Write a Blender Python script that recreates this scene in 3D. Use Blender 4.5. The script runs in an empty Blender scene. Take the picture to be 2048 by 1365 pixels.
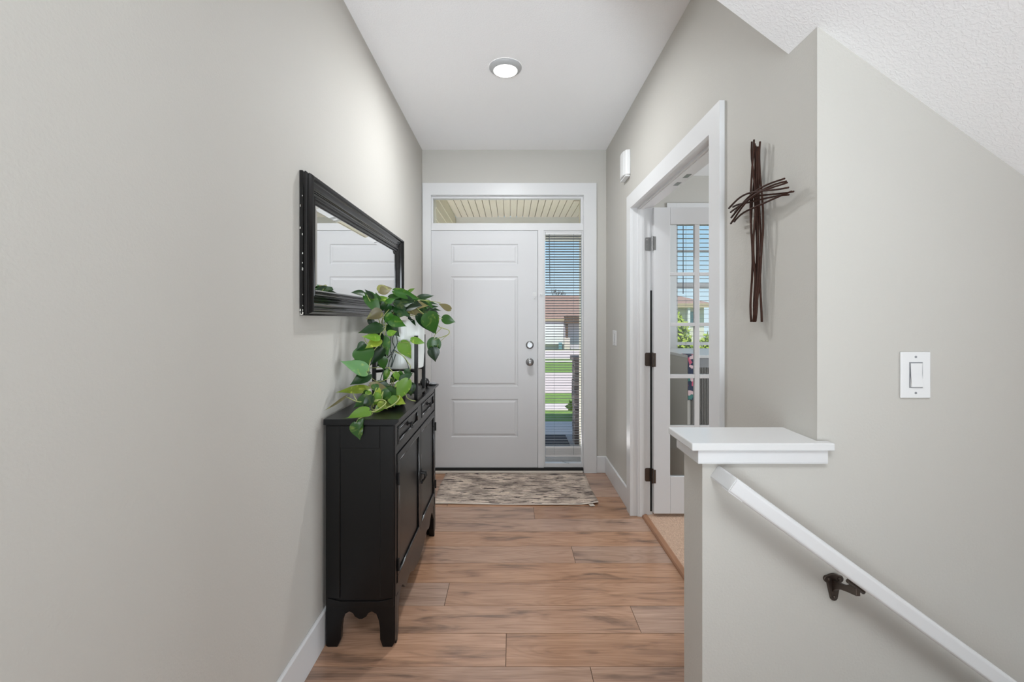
import bpy, bmesh, math, random
from mathutils import Vector, Matrix

random.seed(7)
S = bpy.context.scene
COL = S.collection

# ---------------------------------------------------------------- camera
FPX = 910.0                      # focal length in pixels of the 2048 px wide frame
EYE = 1.32
cam_d = bpy.data.cameras.new('camera')
cam = bpy.data.objects.new('camera', cam_d)
COL.objects.link(cam)
cam.location = (0, 0, EYE)
cam.rotation_euler = (math.pi/2, 0, 0)
cam_d.sensor_width = 36.0
cam_d.lens = FPX*36/2048
cam_d.shift_x = 2.0/2048
cam_d.shift_y = -44.5/2048
cam_d.clip_start = 0.02
S.camera = cam

# ---------------------------------------------------------------- view, world, lights
S.view_settings.view_transform = 'Standard'
S.view_settings.look = 'None'
S.view_settings.gamma = 1.0
S.view_settings.use_curve_mapping = False
S.view_settings.exposure = 0.0
S.cycles.max_bounces = 12
S.cycles.diffuse_bounces = 6
S.cycles.transparent_max_bounces = 16

w = bpy.data.worlds.new('world'); S.world = w; w.use_nodes = True
nt = w.node_tree; bg = nt.nodes['Background']
tcw = nt.nodes.new('ShaderNodeTexCoord')
sepw = nt.nodes.new('ShaderNodeSeparateXYZ'); nt.links.new(tcw.outputs['Generated'], sepw.inputs[0])
rw = nt.nodes.new('ShaderNodeValToRGB')
rw.color_ramp.elements[0].position = 0.0; rw.color_ramp.elements[0].color = (.66, .82, .91, 1)
rw.color_ramp.elements[1].position = .75; rw.color_ramp.elements[1].color = (.16, .36, .72, 1)
e_ = rw.color_ramp.elements.new(.20); e_.color = (.36, .64, .88, 1)
nt.links.new(sepw.outputs[2], rw.inputs[0]); nt.links.new(rw.outputs[0], bg.inputs[0])
bg.inputs[1].default_value = 1.15

def light(name, kind, loc, energy, color=(1,1,1), rot=(0,0,0), size=None, size_y=None, **kw):
    d = bpy.data.lights.new(name, kind); d.energy = energy; d.color = color
    if kind == 'AREA':
        if size_y: d.shape = 'RECTANGLE'; d.size = size; d.size_y = size_y
        else: d.shape = 'DISK'; d.size = size
    for k, v in kw.items(): setattr(d, k, v)
    o = bpy.data.objects.new(name, d); COL.objects.link(o)
    o.location = loc; o.rotation_euler = rot
    return o
R = math.radians
# the sun stands behind the house, high
light('sun', 'SUN', (0, -5, 12), 5.4, (1, .95, .9), (R(31), 0, R(-18)), angle=R(.53))
# added fill low behind the camera, aimed up to brighten the hall ceiling
light('hall_ceiling_fill', 'AREA', (-.1, -2.6, .2), 40, (.84, .935, 1), (R(117), 0, 0), 1.6, 1.6, spread=R(60))
# added overhead fill behind the camera, with no fixture of its own
light('rear_fill_light', 'AREA', (.0, -.7, 2.7), 38, (.88, .95, 1), (0, 0, 0), .9)
# added side fill from the right behind the camera, no window there
light('right_fill_light', 'AREA', (3.3, -1.2, 1.4), 42, (.88, .95, 1), (R(90), 0, R(90)), 1.8, 1.6)
light('stairwell_fill_light', 'AREA', (2.6, .7, -1.6), 8, (.9, .96, 1), (R(180), R(12), 0), 1.2, .8)  # added lamp facing up the stairwell to brighten the sloping ceiling
# added fill inside the office to brighten the open door leaf
light('office_fill_light', 'AREA', (3.7, 2.4, 1.3), 66, (.86, .94, 1), (R(90), 0, R(84)), 1.5, 1.6)
# added lamp low on the porch, facing up to brighten the soffit
light('porch_soffit_fill', 'AREA', (-.1, 4.8, .0), 27, (1, .96, .95), (R(180), 0, 0), .9, .6)

# ---------------------------------------------------------------- materials
def srgb(r, g, b):
    f = lambda c: (c/255/12.92) if c/255 <= .04045 else ((c/255+.055)/1.055)**2.4
    return (f(r), f(g), f(b), 1)

def new_mat(name):
    m = bpy.data.materials.new(name); m.use_nodes = True
    n = m.node_tree.nodes; l = m.node_tree.links
    return m, n, l, n['Principled BSDF']

def plain(name, col, rough=.5, metal=0, bump=None, spec=None, var=None):
    m, n, l, p = new_mat(name)
    p.inputs['Base Color'].default_value = col
    p.inputs['Roughness'].default_value = rough
    p.inputs['Metallic'].default_value = metal
    if spec is not None: p.inputs['Specular IOR Level'].default_value = spec
    tc = n.new('ShaderNodeTexCoord')
    if var:
        sc, amt = var
        no = n.new('ShaderNodeTexNoise'); no.inputs['Scale'].default_value = sc; no.inputs['Detail'].default_value = 4
        l.new(tc.outputs['Object'], no.inputs['Vector'])
        mx = n.new('ShaderNodeMix'); mx.data_type = 'RGBA'
        mx.inputs[6].default_value = tuple(c*(1-amt) for c in col[:3])+(1,)
        mx.inputs[7].default_value = tuple(min(1, c*(1+amt)) for c in col[:3])+(1,)
        l.new(no.outputs['Fac'], mx.inputs[0]); l.new(mx.outputs[2], p.inputs['Base Color'])
    if bump:
        sc, st, dist = bump
        no = n.new('ShaderNodeTexNoise'); no.inputs['Scale'].default_value = sc
        no.inputs['Detail'].default_value = 3; no.inputs['Roughness'].default_value = .5
        l.new(tc.outputs['Object'], no.inputs['Vector'])
        b = n.new('ShaderNodeBump'); b.inputs['Strength'].default_value = st; b.inputs['Distance'].default_value = dist
        l.new(no.outputs['Fac'], b.inputs['Height']); l.new(b.outputs[0], p.inputs['Normal'])
    return m

M = {}
M['wall'] = plain('greige_wall_paint', srgb(193, 190, 184), .7, bump=(150, .35, .0016), spec=.3)
M['white'] = plain('white_trim_paint', srgb(216, 216, 217), .35, bump=(60, .05, .001))
M['door_white'] = plain('white_door_paint', srgb(211, 211, 213), .38, bump=(90, .08, .0006))
M['white_cap'] = plain('glossy_white_cap_paint', srgb(216, 216, 216), .22, bump=(25, .12, .001))
M['black_paint'] = plain('black_cabinet_paint', srgb(11, 11, 12), .3, bump=(40, .06, .001), spec=.35, var=(8, .15))
M['black_gloss'] = plain('edge_highlight_black', srgb(38, 38, 40), .22, spec=1.0)  # lighter black, puts the panel edge highlights into the colour
M['ring'] = plain('grey_trim_ring', srgb(176, 177, 178), .45)
M['black_frame'] = plain('black_mirror_frame', srgb(11, 11, 12), .13, spec=.6, var=(30, .1))
M['chip'] = plain('chipped_white_primer', srgb(200, 198, 190), .8)
M['black_metal'] = plain('black_metal', srgb(14, 14, 15), .45)
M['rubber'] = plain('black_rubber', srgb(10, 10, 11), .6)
M['chrome'] = plain('satin_nickel', srgb(165, 165, 166), .34, 1)
M['bronze'] = plain('dark_nickel', srgb(92, 82, 76), .38, .9)
M['plastic'] = plain('white_plastic', srgb(222, 222, 222), .35)
M['sill'] = plain('beige_sill', srgb(214, 203, 192), .5, var=(20, .08))
M['mirror'] = plain('mirror_glass', (.92, .93, .93, 1), .0, 1)
M['ceramic'] = plain('white_ceramic', srgb(226, 230, 228), .3)
M['dark_vine'] = plain('dark_green_stem', srgb(36, 52, 44), .5, var=(30, .3))
M['pot'] = plain('black_pot', srgb(20, 19, 20), .3)
M['soil'] = plain('soil', srgb(45, 33, 24), .9, bump=(120, .6, .004))
M['vine'] = plain('vine_stem', srgb(150, 158, 92), .5, var=(30, .3))
M['root'] = plain('dark_root', srgb(52, 50, 40), .6, var=(30, .3))
M['twig'] = plain('brown_twig', srgb(56, 34, 26), .65, bump=(90, .5, .002), spec=.2, var=(40, .4))
M['slat'] = plain('blind_slat', srgb(140, 142, 146), .5)
M['wand'] = plain('blind_wand', srgb(90, 100, 110), .3)
M['soffit'] = plain('cream_soffit', srgb(222, 213, 198), .5)
M['siding'] = plain('cream_siding', srgb(214, 208, 190), .55)
M['ext_white'] = plain('exterior_white', srgb(225, 225, 222), .5)
M['concrete'] = plain('concrete', srgb(206, 192, 186), .85, bump=(40, .3, .003), var=(6, .08))
M['asphalt'] = plain('pale_road', srgb(204, 186, 178), .9, bump=(60, .3, .003), var=(5, .06))
M['porch'] = plain('porch_concrete', srgb(150, 148, 150), .85, bump=(60, .3, .003), var=(10, .1))
M['doormat'] = plain('dark_doormat', srgb(42, 42, 48), .95, bump=(200, .8, .004), var=(60, .4))
M['roof'] = plain('brown_shingle', srgb(150, 122, 108), .9, bump=(30, .5, .02), var=(12, .2))
M['tan'] = plain('tan_fascia', srgb(178, 160, 130), .7)
M['garage'] = plain('pale_garage', srgb(208, 200, 212), .6)
M['brown'] = plain('brown_beam', srgb(92, 72, 56), .7)
M['teal'] = plain('teal_window', srgb(110, 150, 160), .15)
M['strip'] = plain('threshold_wood', srgb(150, 108, 80), .45, var=(14, .2))
M['desk_grey'] = plain('grey_ribbed_front', srgb(112, 110, 108), .7)
M['bark'] = plain('bark', srgb(84, 70, 58), .9, bump=(40, .6, .01))

# ceiling with knockdown texture
def ceiling_mat():
    m, n, l, p = new_mat('textured_white_ceiling')
    p.inputs['Base Color'].default_value = srgb(246, 246, 247); p.inputs['Roughness'].default_value = .75
    tc = n.new('ShaderNodeTexCoord')
    v = n.new('ShaderNodeTexNoise'); v.inputs['Scale'].default_value = 105; v.inputs['Detail'].default_value = 3
    v.inputs['Distortion'].default_value = .8
    l.new(tc.outputs['Object'], v.inputs['Vector'])
    r = n.new('ShaderNodeValToRGB'); r.color_ramp.elements[0].position = .42; r.color_ramp.elements[1].position = .6
    l.new(v.outputs['Fac'], r.inputs[0])
    b = n.new('ShaderNodeBump'); b.inputs['Strength'].default_value = .38; b.inputs['Distance'].default_value = .0014
    l.new(r.outputs[0], b.inputs['Height']); l.new(b.outputs[0], p.inputs['Normal'])
    return m
M['ceiling'] = ceiling_mat()

def glass_thin(name, tint=(1, 1, 1, 1)):
    m, n, l, p = new_mat(name); n.remove(p)
    out = n['Material Output']
    t = n.new('ShaderNodeBsdfTransparent'); t.inputs[0].default_value = tint
    g = n.new('ShaderNodeBsdfGlossy'); g.inputs['Roughness'].default_value = 0.0
    fr = n.new('ShaderNodeFresnel'); fr.inputs[0].default_value = 1.45
    mx = n.new('ShaderNodeMixShader')
    l.new(fr.outputs[0], mx.inputs[0]); l.new(t.outputs[0], mx.inputs[1]); l.new(g.outputs[0], mx.inputs[2])
    l.new(mx.outputs[0], out.inputs[0])
    return m
M['glass'] = glass_thin('window_glass', (.97, .98, .98, 1))

def emit(name, col, st):
    m, n, l, p = new_mat(name)
    p.inputs['Base Color'].default_value = col
    p.inputs['Emission Color'].default_value = col; p.inputs['Emission Strength'].default_value = st
    return m
M['lens'] = emit('lit_lens', (1, .985, .96, 1), 6.0)

def wood_floor():
    m, n, l, p = new_mat('wood_plank')
    at = n.new('ShaderNodeAttribute'); at.attribute_name = 'rnd'
    tc = n.new('ShaderNodeTexCoord')
    sep = n.new('ShaderNodeSeparateColor'); l.new(at.outputs['Color'], sep.inputs[0])
    off = n.new('ShaderNodeVectorMath'); off.operation = 'MULTIPLY_ADD'
    l.new(at.outputs['Color'], off.inputs[0]); off.inputs[1].default_value = (40, 25, 10)
    l.new(tc.outputs['Object'], off.inputs[2])
    mp = n.new('ShaderNodeMapping'); mp.inputs['Scale'].default_value = (1.3, 8, 1)
    l.new(off.outputs[0], mp.inputs['Vector'])
    n1 = n.new('ShaderNodeTexNoise'); n1.inputs['Scale'].default_value = 2.2; n1.inputs['Detail'].default_value = 5
    n1.inputs['Distortion'].default_value = .7
    l.new(mp.outputs[0], n1.inputs['Vector'])
    mp2 = n.new('ShaderNodeMapping'); mp2.inputs['Scale'].default_value = (2.0, 60, 1)
    l.new(off.outputs[0], mp2.inputs['Vector'])
    n2 = n.new('ShaderNodeTexNoise'); n2.inputs['Scale'].default_value = 3; n2.inputs['Detail'].default_value = 6
    n2.inputs['Distortion'].default_value = .3
    l.new(mp2.outputs[0], n2.inputs['Vector'])
    # cathedral rings
    mp3 = n.new('ShaderNodeMapping'); mp3.inputs['Scale'].default_value = (.8, 5.2, 1)
    l.new(off.outputs[0], mp3.inputs['Vector'])
    n3 = n.new('ShaderNodeTexNoise'); n3.inputs['Scale'].default_value = 1.6; n3.inputs['Detail'].default_value = 1
    l.new(mp3.outputs[0], n3.inputs['Vector'])
    mul = n.new('ShaderNodeMath'); mul.operation = 'MULTIPLY'; mul.inputs[1].default_value = 95
    l.new(n3.outputs['Fac'], mul.inputs[0])
    sn = n.new('ShaderNodeMath'); sn.operation = 'SINE'; l.new(mul.outputs[0], sn.inputs[0])
    r1 = n.new('ShaderNodeValToRGB')
    e = r1.color_ramp.elements
    e[0].position = .28; e[0].color = srgb(122, 95, 78)
    e[1].position = .75; e[1].color = srgb(193, 151, 122)
    x = e.new(.45); x.color = srgb(176, 134, 106)
    l.new(n1.outputs['Fac'], r1.inputs[0])
    m1 = n.new('ShaderNodeMix'); m1.data_type = 'RGBA'; m1.blend_type = 'MULTIPLY'
    l.new(r1.outputs[0], m1.inputs[6])
    r2 = n.new('ShaderNodeValToRGB'); r2.color_ramp.elements[0].position = .3; r2.color_ramp.elements[0].color = (.72, .7, .68, 1)
    r2.color_ramp.elements[1].position = .62; r2.color_ramp.elements[1].color = (1.05, 1.05, 1.05, 1)
    l.new(n2.outputs['Fac'], r2.inputs[0]); l.new(r2.outputs[0], m1.inputs[7]); m1.inputs[0].default_value = .75
    m2 = n.new('ShaderNodeMix'); m2.data_type = 'RGBA'; m2.blend_type = 'MULTIPLY'
    r3 = n.new('ShaderNodeValToRGB'); r3.color_ramp.elements[0].position = .0; r3.color_ramp.elements[0].color = (.8, .78, .76, 1)
    r3.color_ramp.elements[1].position = .5; r3.color_ramp.elements[1].color = (1, 1, 1, 1)
    mr = n.new('ShaderNodeMapRange'); mr.inputs[1].default_value = -1
    l.new(sn.outputs[0], mr.inputs[0]); l.new(mr.outputs[0], r3.inputs[0])
    l.new(m1.outputs[2], m2.inputs[6]); l.new(r3.outputs[0], m2.inputs[7]); m2.inputs[0].default_value = .5
    hs = n.new('ShaderNodeHueSaturation')
    mrv = n.new('ShaderNodeMapRange'); mrv.inputs[3].default_value = .82; mrv.inputs[4].default_value = 1.12
    l.new(sep.outputs[0], mrv.inputs[0]); l.new(mrv.outputs[0], hs.inputs['Value'])
    mrs = n.new('ShaderNodeMapRange'); mrs.inputs[3].default_value = .78; mrs.inputs[4].default_value = 1.03
    l.new(sep.outputs[1], mrs.inputs[0]); l.new(mrs.outputs[0], hs.inputs['Saturation'])
    l.new(m2.outputs[2], hs.inputs['Color']); l.new(hs.outputs[0], p.inputs['Base Color'])
    p.inputs['Roughness'].default_value = .21
    p.inputs['Specular IOR Level'].default_value = .8
    b = n.new('ShaderNodeBump'); b.inputs['Strength'].default_value = .12; b.inputs['Distance'].default_value = .001
    l.new(n2.outputs['Fac'], b.inputs['Height']); l.new(b.outputs[0], p.inputs['Normal'])
    return m
M['floor'] = wood_floor()

def rug_mat():
    m, n, l, p = new_mat('woven_rug')
    tc = n.new('ShaderNodeTexCoord')
    mp = n.new('ShaderNodeMapping'); mp.inputs['Scale'].default_value = (9, 70, 1)
    l.new(tc.outputs['Object'], mp.inputs[0])
    a = n.new('ShaderNodeTexNoise'); a.inputs['Scale'].default_value = 1; a.inputs['Detail'].default_value = 3; a.inputs['Distortion'].default_value = .5
    l.new(mp.outputs[0], a.inputs['Vector'])
    ra = n.new('ShaderNodeValToRGB'); ra.color_ramp.elements[0].position = .555; ra.color_ramp.elements[0].color = (0, 0, 0, 1)
    ra.color_ramp.elements[1].position = .575; ra.color_ramp.elements[1].color = (1, 1, 1, 1)
    l.new(a.outputs['Fac'], ra.inputs[0])
    mp2 = n.new('ShaderNodeMapping'); mp2.inputs['Scale'].default_value = (5, 7, 1)
    l.new(tc.outputs['Object'], mp2.inputs[0])
    c = n.new('ShaderNodeTexNoise'); c.inputs['Scale'].default_value = 1.2; c.inputs['Detail'].default_value = 2
    l.new(mp2.outputs[0], c.inputs['Vector'])
    base = n.new('ShaderNodeValToRGB')
    base.color_ramp.elements[0].position = .4; base.color_ramp.elements[0].color = srgb(172, 156, 144)
    base.color_ramp.elements[1].position = .6; base.color_ramp.elements[1].color = srgb(220, 202, 186)
    l.new(c.outputs['Fac'], base.inputs[0])
    f = n.new('ShaderNodeTexNoise'); f.inputs['Scale'].default_value = 60; f.inputs['Detail'].default_value = 2
    l.new(tc.outputs['Object'], f.inputs['Vector'])
    mixf = n.new('ShaderNodeMix'); mixf.data_type = 'RGBA'; mixf.blend_type = 'MULTIPLY'; mixf.inputs[0].default_value = .5
    rf = n.new('ShaderNodeValToRGB'); rf.color_ramp.elements[0].position = .35; rf.color_ramp.elements[0].color = (.6, .58, .56, 1)
    rf.color_ramp.elements[1].position = .6
    l.new(f.outputs['Fac'], rf.inputs[0]); l.new(base.outputs[0], mixf.inputs[6]); l.new(rf.outputs[0], mixf.inputs[7])
    mk = n.new('ShaderNodeMix'); mk.data_type = 'RGBA'
    l.new(ra.outputs[0], mk.inputs[0]); l.new(mixf.outputs[2], mk.inputs[6]); mk.inputs[7].default_value = srgb(74, 62, 60)
    l.new(mk.outputs[2], p.inputs['Base Color']); p.inputs['Roughness'].default_value = .95
    b = n.new('ShaderNodeBump'); b.inputs['Strength'].default_value = .6; b.inputs['Distance'].default_value = .004
    l.new(f.outputs['Fac'], b.inputs['Height']); l.new(b.outputs[0], p.inputs['Normal'])
    return m
M['rug'] = rug_mat()
M['carpet'] = plain('beige_carpet', srgb(190, 160, 138), .98, bump=(110, 1.0, .01), var=(95, .4))
M['grass'] = plain('lawn_grass', srgb(112, 140, 62), .95, bump=(30, .8, .03), var=(7, .3))

def stone_mat():
    m, n, l, p = new_mat('dark_stacked_stone')
    tc = n.new('ShaderNodeTexCoord')
    br = n.new('ShaderNodeTexVoronoi'); br.inputs['Scale'].default_value = 9
    mp = n.new('ShaderNodeMapping'); mp.inputs['Scale'].default_value = (1, 1, 2.4)
    l.new(tc.outputs['Object'], mp.inputs[0]); l.new(mp.outputs[0], br.inputs['Vector'])
    r = n.new('ShaderNodeValToRGB'); r.color_ramp.elements[0].color = srgb(58, 54, 60); r.color_ramp.elements[1].color = srgb(122, 112, 110)
    s = n.new('ShaderNodeSeparateColor'); l.new(br.outputs['Color'], s.inputs[0]); l.new(s.outputs[0], r.inputs[0])
    l.new(r.outputs[0], p.inputs['Base Color']); p.inputs['Roughness'].default_value = .9
    b = n.new('ShaderNodeBump'); b.inputs['Distance'].default_value = .03
    l.new(br.outputs['Distance'], b.inputs['Height']); l.new(b.outputs[0], p.inputs['Normal'])
    return m
M['stone'] = stone_mat()

def floral_mat():
    m, n, l, p = new_mat('floral_cloth')
    tc = n.new('ShaderNodeTexCoord')
    v = n.new('ShaderNodeTexVoronoi'); v.inputs['Scale'].default_value = 34
    l.new(tc.outputs['Object'], v.inputs['Vector'])
    r = n.new('ShaderNodeValToRGB'); r.color_ramp.interpolation = 'CONSTANT'
    e = r.color_ramp.elements
    e[0].position = 0; e[0].color = srgb(28, 44, 78)
    e[1].position = .45; e[1].color = srgb(214, 92, 124)
    for q, c in ((.62, srgb(28, 44, 78)), (.78, srgb(60, 130, 125)), (.9, srgb(232, 200, 205))):
        x = e.new(q); x.color = c
    s = n.new('ShaderNodeSeparateColor'); l.new(v.outputs['Color'], s.inputs[0]); l.new(s.outputs[0], r.inputs[0])
    l.new(r.outputs[0], p.inputs['Base Color']); p.inputs['Roughness'].default_value = .9
    return m
M['floral'] = floral_mat()

def leaf_mat():
    m, n, l, p = new_mat('pothos_leaf')
    out = n['Material Output']
    at = n.new('ShaderNodeAttribute'); at.attribute_name = 'leaf_col'
    tc = n.new('ShaderNodeTexCoord')
    no = n.new('ShaderNodeTexNoise'); no.inputs['Scale'].default_value = 24; no.inputs['Detail'].default_value = 3; no.inputs['Distortion'].default_value = 1.0
    l.new(tc.outputs['Object'], no.inputs['Vector'])
    r = n.new('ShaderNodeValToRGB'); r.color_ramp.elements[0].position = .56; r.color_ramp.elements[0].color = (0, 0, 0, 1)
    r.color_ramp.elements[1].position = .68; r.color_ramp.elements[1].color = (1, 1, 1, 1)
    l.new(no.outputs['Fac'], r.inputs[0])
    mu = n.new('ShaderNodeMath'); mu.operation = 'MULTIPLY'; l.new(r.outputs[0], mu.inputs[0]); l.new(at.outputs['Alpha'], mu.inputs[1])
    mx = n.new('ShaderNodeMix'); mx.data_type = 'RGBA'
    l.new(mu.outputs[0], mx.inputs[0]); l.new(at.outputs['Color'], mx.inputs[6]); mx.inputs[7].default_value = srgb(196, 208, 96)
    l.new(mx.outputs[2], p.inputs['Base Color']); p.inputs['Roughness'].default_value = .32
    tr = n.new('ShaderNodeBsdfTranslucent'); l.new(mx.outputs[2], tr.inputs[0])
    ms = n.new('ShaderNodeMixShader'); ms.inputs[0].default_value = .18
    l.new(p.outputs[0], ms.inputs[1]); l.new(tr.outputs[0], ms.inputs[2]); l.new(ms.outputs[0], out.inputs[0])
    return m
M['leaf'] = leaf_mat()
M['shrub'] = plain('shrub_leaf', srgb(150, 170, 62), .7, var=(14, .5))

# ---------------------------------------------------------------- mesh helpers
class MB:
    def __init__(s): s.bm = bmesh.new(); s.loc = Matrix.Identity(4)
    def box(s, x0, x1, y0, y1, z0, z1):
        m = Matrix.Translation(((x0+x1)/2, (y0+y1)/2, (z0+z1)/2)) @ Matrix.Diagonal((abs(x1-x0), abs(y1-y0), abs(z1-z0), 1))
        bmesh.ops.create_cube(s.bm, size=1, matrix=m); return s
    def quad(s, *pts):
        s.bm.faces.new([s.bm.verts.new(p) for p in pts]); return s
    def prism(s, pts, a, b, axis='Y'):
        """polygon pts extruded from a to b along axis; pts are the two other coordinates in xyz order"""
        def P(u, v, t):
            return {'Y': (u, t, v), 'X': (t, u, v), 'Z': (u, v, t)}[axis]
        A = [s.bm.verts.new(P(u, v, a)) for u, v in pts]; B = [s.bm.verts.new(P(u, v, b)) for u, v in pts]
        s.bm.faces.new(A); s.bm.faces.new(B[::-1])
        n = len(pts)
        for i in range(n): s.bm.faces.new((A[i], B[i], B[(i+1) % n], A[(i+1) % n]))
        return s
    def tube(s, pts, r, seg=8, cap=True):
        pts = [Vector(p) for p in pts]; n = len(pts)
        rs = r if isinstance(r, (list, tuple)) else [r]*n
        rings = []; up = None
        for i, p in enumerate(pts):
            d = (pts[min(i+1, n-1)]-pts[max(i-1, 0)]).normalized()
            if up is None:
                up = Vector((0, 0, 1)) if abs(d.z) < .9 else Vector((1, 0, 0))
            a = d.cross(up)
            if a.length < 1e-5: a = d.orthogonal()
            a.normalize(); b = a.cross(d).normalized(); up = b
            rings.append([s.bm.verts.new(p+(a*math.cos(2*math.pi*k/seg)+b*math.sin(2*math.pi*k/seg))*rs[i]) for k in range(seg)])
        for i in range(n-1):
            for k in range(seg):
                s.bm.faces.new((rings[i][k], rings[i][(k+1) % seg], rings[i+1][(k+1) % seg], rings[i+1][k]))
        if cap: s.bm.faces.new(rings[0][::-1]); s.bm.faces.new(rings[-1])
        return s
    def lathe(s, prof, center=(0, 0, 0), axis='Z', seg=32, flip=False):
        """prof: list of (radius, height)"""
        c = Vector(center); rings = []
        def P(rad, h, t):
            u, v = rad*math.cos(t), rad*math.sin(t)
            if axis == 'Z': return c+Vector((u, v, h))
            if axis == 'Y': return c+Vector((u, h, v))
            return c+Vector((h, u, v))
        for rad, h in prof:
            if rad < 1e-6: rings.append([s.bm.verts.new(P(0, h, 0))])
            else: rings.append([s.bm.verts.new(P(rad, h, 2*math.pi*k/seg)) for k in range(seg)])
        for a, b in zip(rings, rings[1:]):
            for k in range(seg):
                k2 = (k+1) % seg
                if len(a) == 1 and len(b) == 1: continue
                if len(a) == 1: s.bm.faces.new((a[0], b[k2], b[k]))
                elif len(b) == 1: s.bm.faces.new((a[k], a[k2], b[0]))
                else: s.bm.faces.new((a[k], a[k2], b[k2], b[k]))
        return s
    def build(s, name, mat, parent=None, bevel=0, smooth=False, seg=2):
        bmesh.ops.recalc_face_normals(s.bm, faces=s.bm.faces[:])
        me = bpy.data.meshes.new(name); s.bm.to_mesh(me); s.bm.free()
        for mm in (mat if isinstance(mat, (list, tuple)) else [mat]): me.materials.append(mm)
        o = bpy.data.objects.new(name, me); COL.objects.link(o)
        if smooth:
            for f in me.polygons: f.use_smooth = True
        if parent is not None:
            o.parent = parent
            o.matrix_parent_inverse = Matrix.Translation(-Vector(parent.location)) if parent.type == 'EMPTY' else Matrix.Identity(4)
        if bevel:
            b = o.modifiers.new('bevel', 'BEVEL'); b.width = bevel; b.segments = seg; b.limit_method = 'ANGLE'; b.angle_limit = R(40)
            b.harden_normals = False
        return o

def tag(o, label=None, cat=None, group=None, kind=None):
    if label: o['label'] = label
    if cat: o['category'] = cat
    if group: o['group'] = group
    if kind: o['kind'] = kind
    return o
def thing(name, loc, label, cat, group=None):
    o = bpy.data.objects.new(name, None); COL.objects.link(o); o.location = loc; o.empty_display_size = .1
    return tag(o, label, cat, group)
def struct(o, label=None, cat=None):
    return tag(o, label, cat, None, 'structure')
def at(px, py, Y):
    """a point at depth Y seen at photo pixel px, py"""
    return Vector(((px-1022)*Y/FPX, Y, EYE-(py-638)*Y/FPX))

XL, XR = -.762, .817          # hall side walls
YE = 3.905                    # end wall
H = 2.77                      # ceiling height
YP, YPB = 1.213, 1.34         # stair wall, front and back face
XP = .51                      # left face of the half wall
WT = .114                     # wall thickness

# ---------------------------------------------------------------- walls
struct(MB().box(XL-.12, XL, -5, YE, 0, H).build('wall_left', M['wall']),
       'long greige wall on the left carrying the mirror, behind the cabinet', 'wall')
# right wall with the double door opening, built as one outline
OY0, OY1, OZ = 1.834, 3.045, 2.062
struct(MB().prism([(YPB, 0), (OY0-.006, 0), (OY0-.006, OZ+.006), (OY1+.006, OZ+.006), (OY1+.006, 0), (YE, 0), (YE, H), (YPB, H)], XR, XR+WT, 'X')
       .build('wall_right', M['wall']), 'greige wall on the right with the office doorway and the twig cross', 'wall')
# end wall with the front door unit opening
EX0, EX1, EZ = -.690, .632, 2.386
struct(MB().prism([(XL-.12, 0), (EX0, 0), (EX0, EZ), (EX1, EZ), (EX1, 0), (XR+WT, 0), (XR+WT, H), (XL-.12, H)], YE, YE+.13, 'Y')
       .build('wall_end', M['wall']), 'greige end wall around the front door', 'wall')
# stair wall and half wall
slope = lambda x: 2.1-.726*(x-XR)
slopeA = lambda x: 2.1+.755*(XR-x)
sw = MB().prism([(XP, -2.6), (3.6, -2.6), (3.6, slope(3.6)), (XR, 2.1), (XR, .9405), (XP, .9405)], YP, YPB, 'Y')
eds = [e for e in sw.bm.edges if False]
o = sw.build('wall_stair', M['wall'])
struct(o, 'greige wall above the descending handrail with the low half wall at its left end', 'wall')
bev = MB()
bev.prism([(XR-.0012, YP-.0008), (XR+.004, YP-.0008), (XR+.004, YP+.001), (XR+.0006, YP+.001), (XR+.0006, YP+.004), (XR-.0012, YP+.004)], .996, 2.098, 'Z')
bev.build('corner_bead', M['wall'], o)['label'] = 'rounded metal corner bead'
struct(MB().box(XL, 3.6, -5.1, -5, 0, H).build('wall_back', M['wall']), 'greige wall behind the camera', 'wall')
struct(MB().box(3.6, 3.7, -5, YPB, -2.6, H).build('wall_landing', M['wall']), 'greige wall far right of the stairs', 'wall')

# ---------------------------------------------------------------- ceilings
lamp_c = (-.032, 2.618)
struct(MB().prism([(XL-.12, -5.1), (3.7, -5.1), (3.7, YPB), (XR+WT, YPB), (XR+WT, YE+.13), (XL-.12, YE+.13)], H, H+.1, 'Z').build('ceiling', M['ceiling']),
       'white textured hall ceiling with the round ceiling light', 'ceiling')
xk = XR-(H-2.1)/.755
b = MB().prism([(XR, 2.1), (XR, H), (xk, H)], .2, YPB, 'Y')
b.prism([(XR, 2.1), (3.6, slope(3.6)), (3.6, H), (XR, H)], .2, YP, 'Y')
struct(b.build('ceiling_slope', M['ceiling']), 'white textured sloping ceiling above the stairs', 'ceiling')

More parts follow.
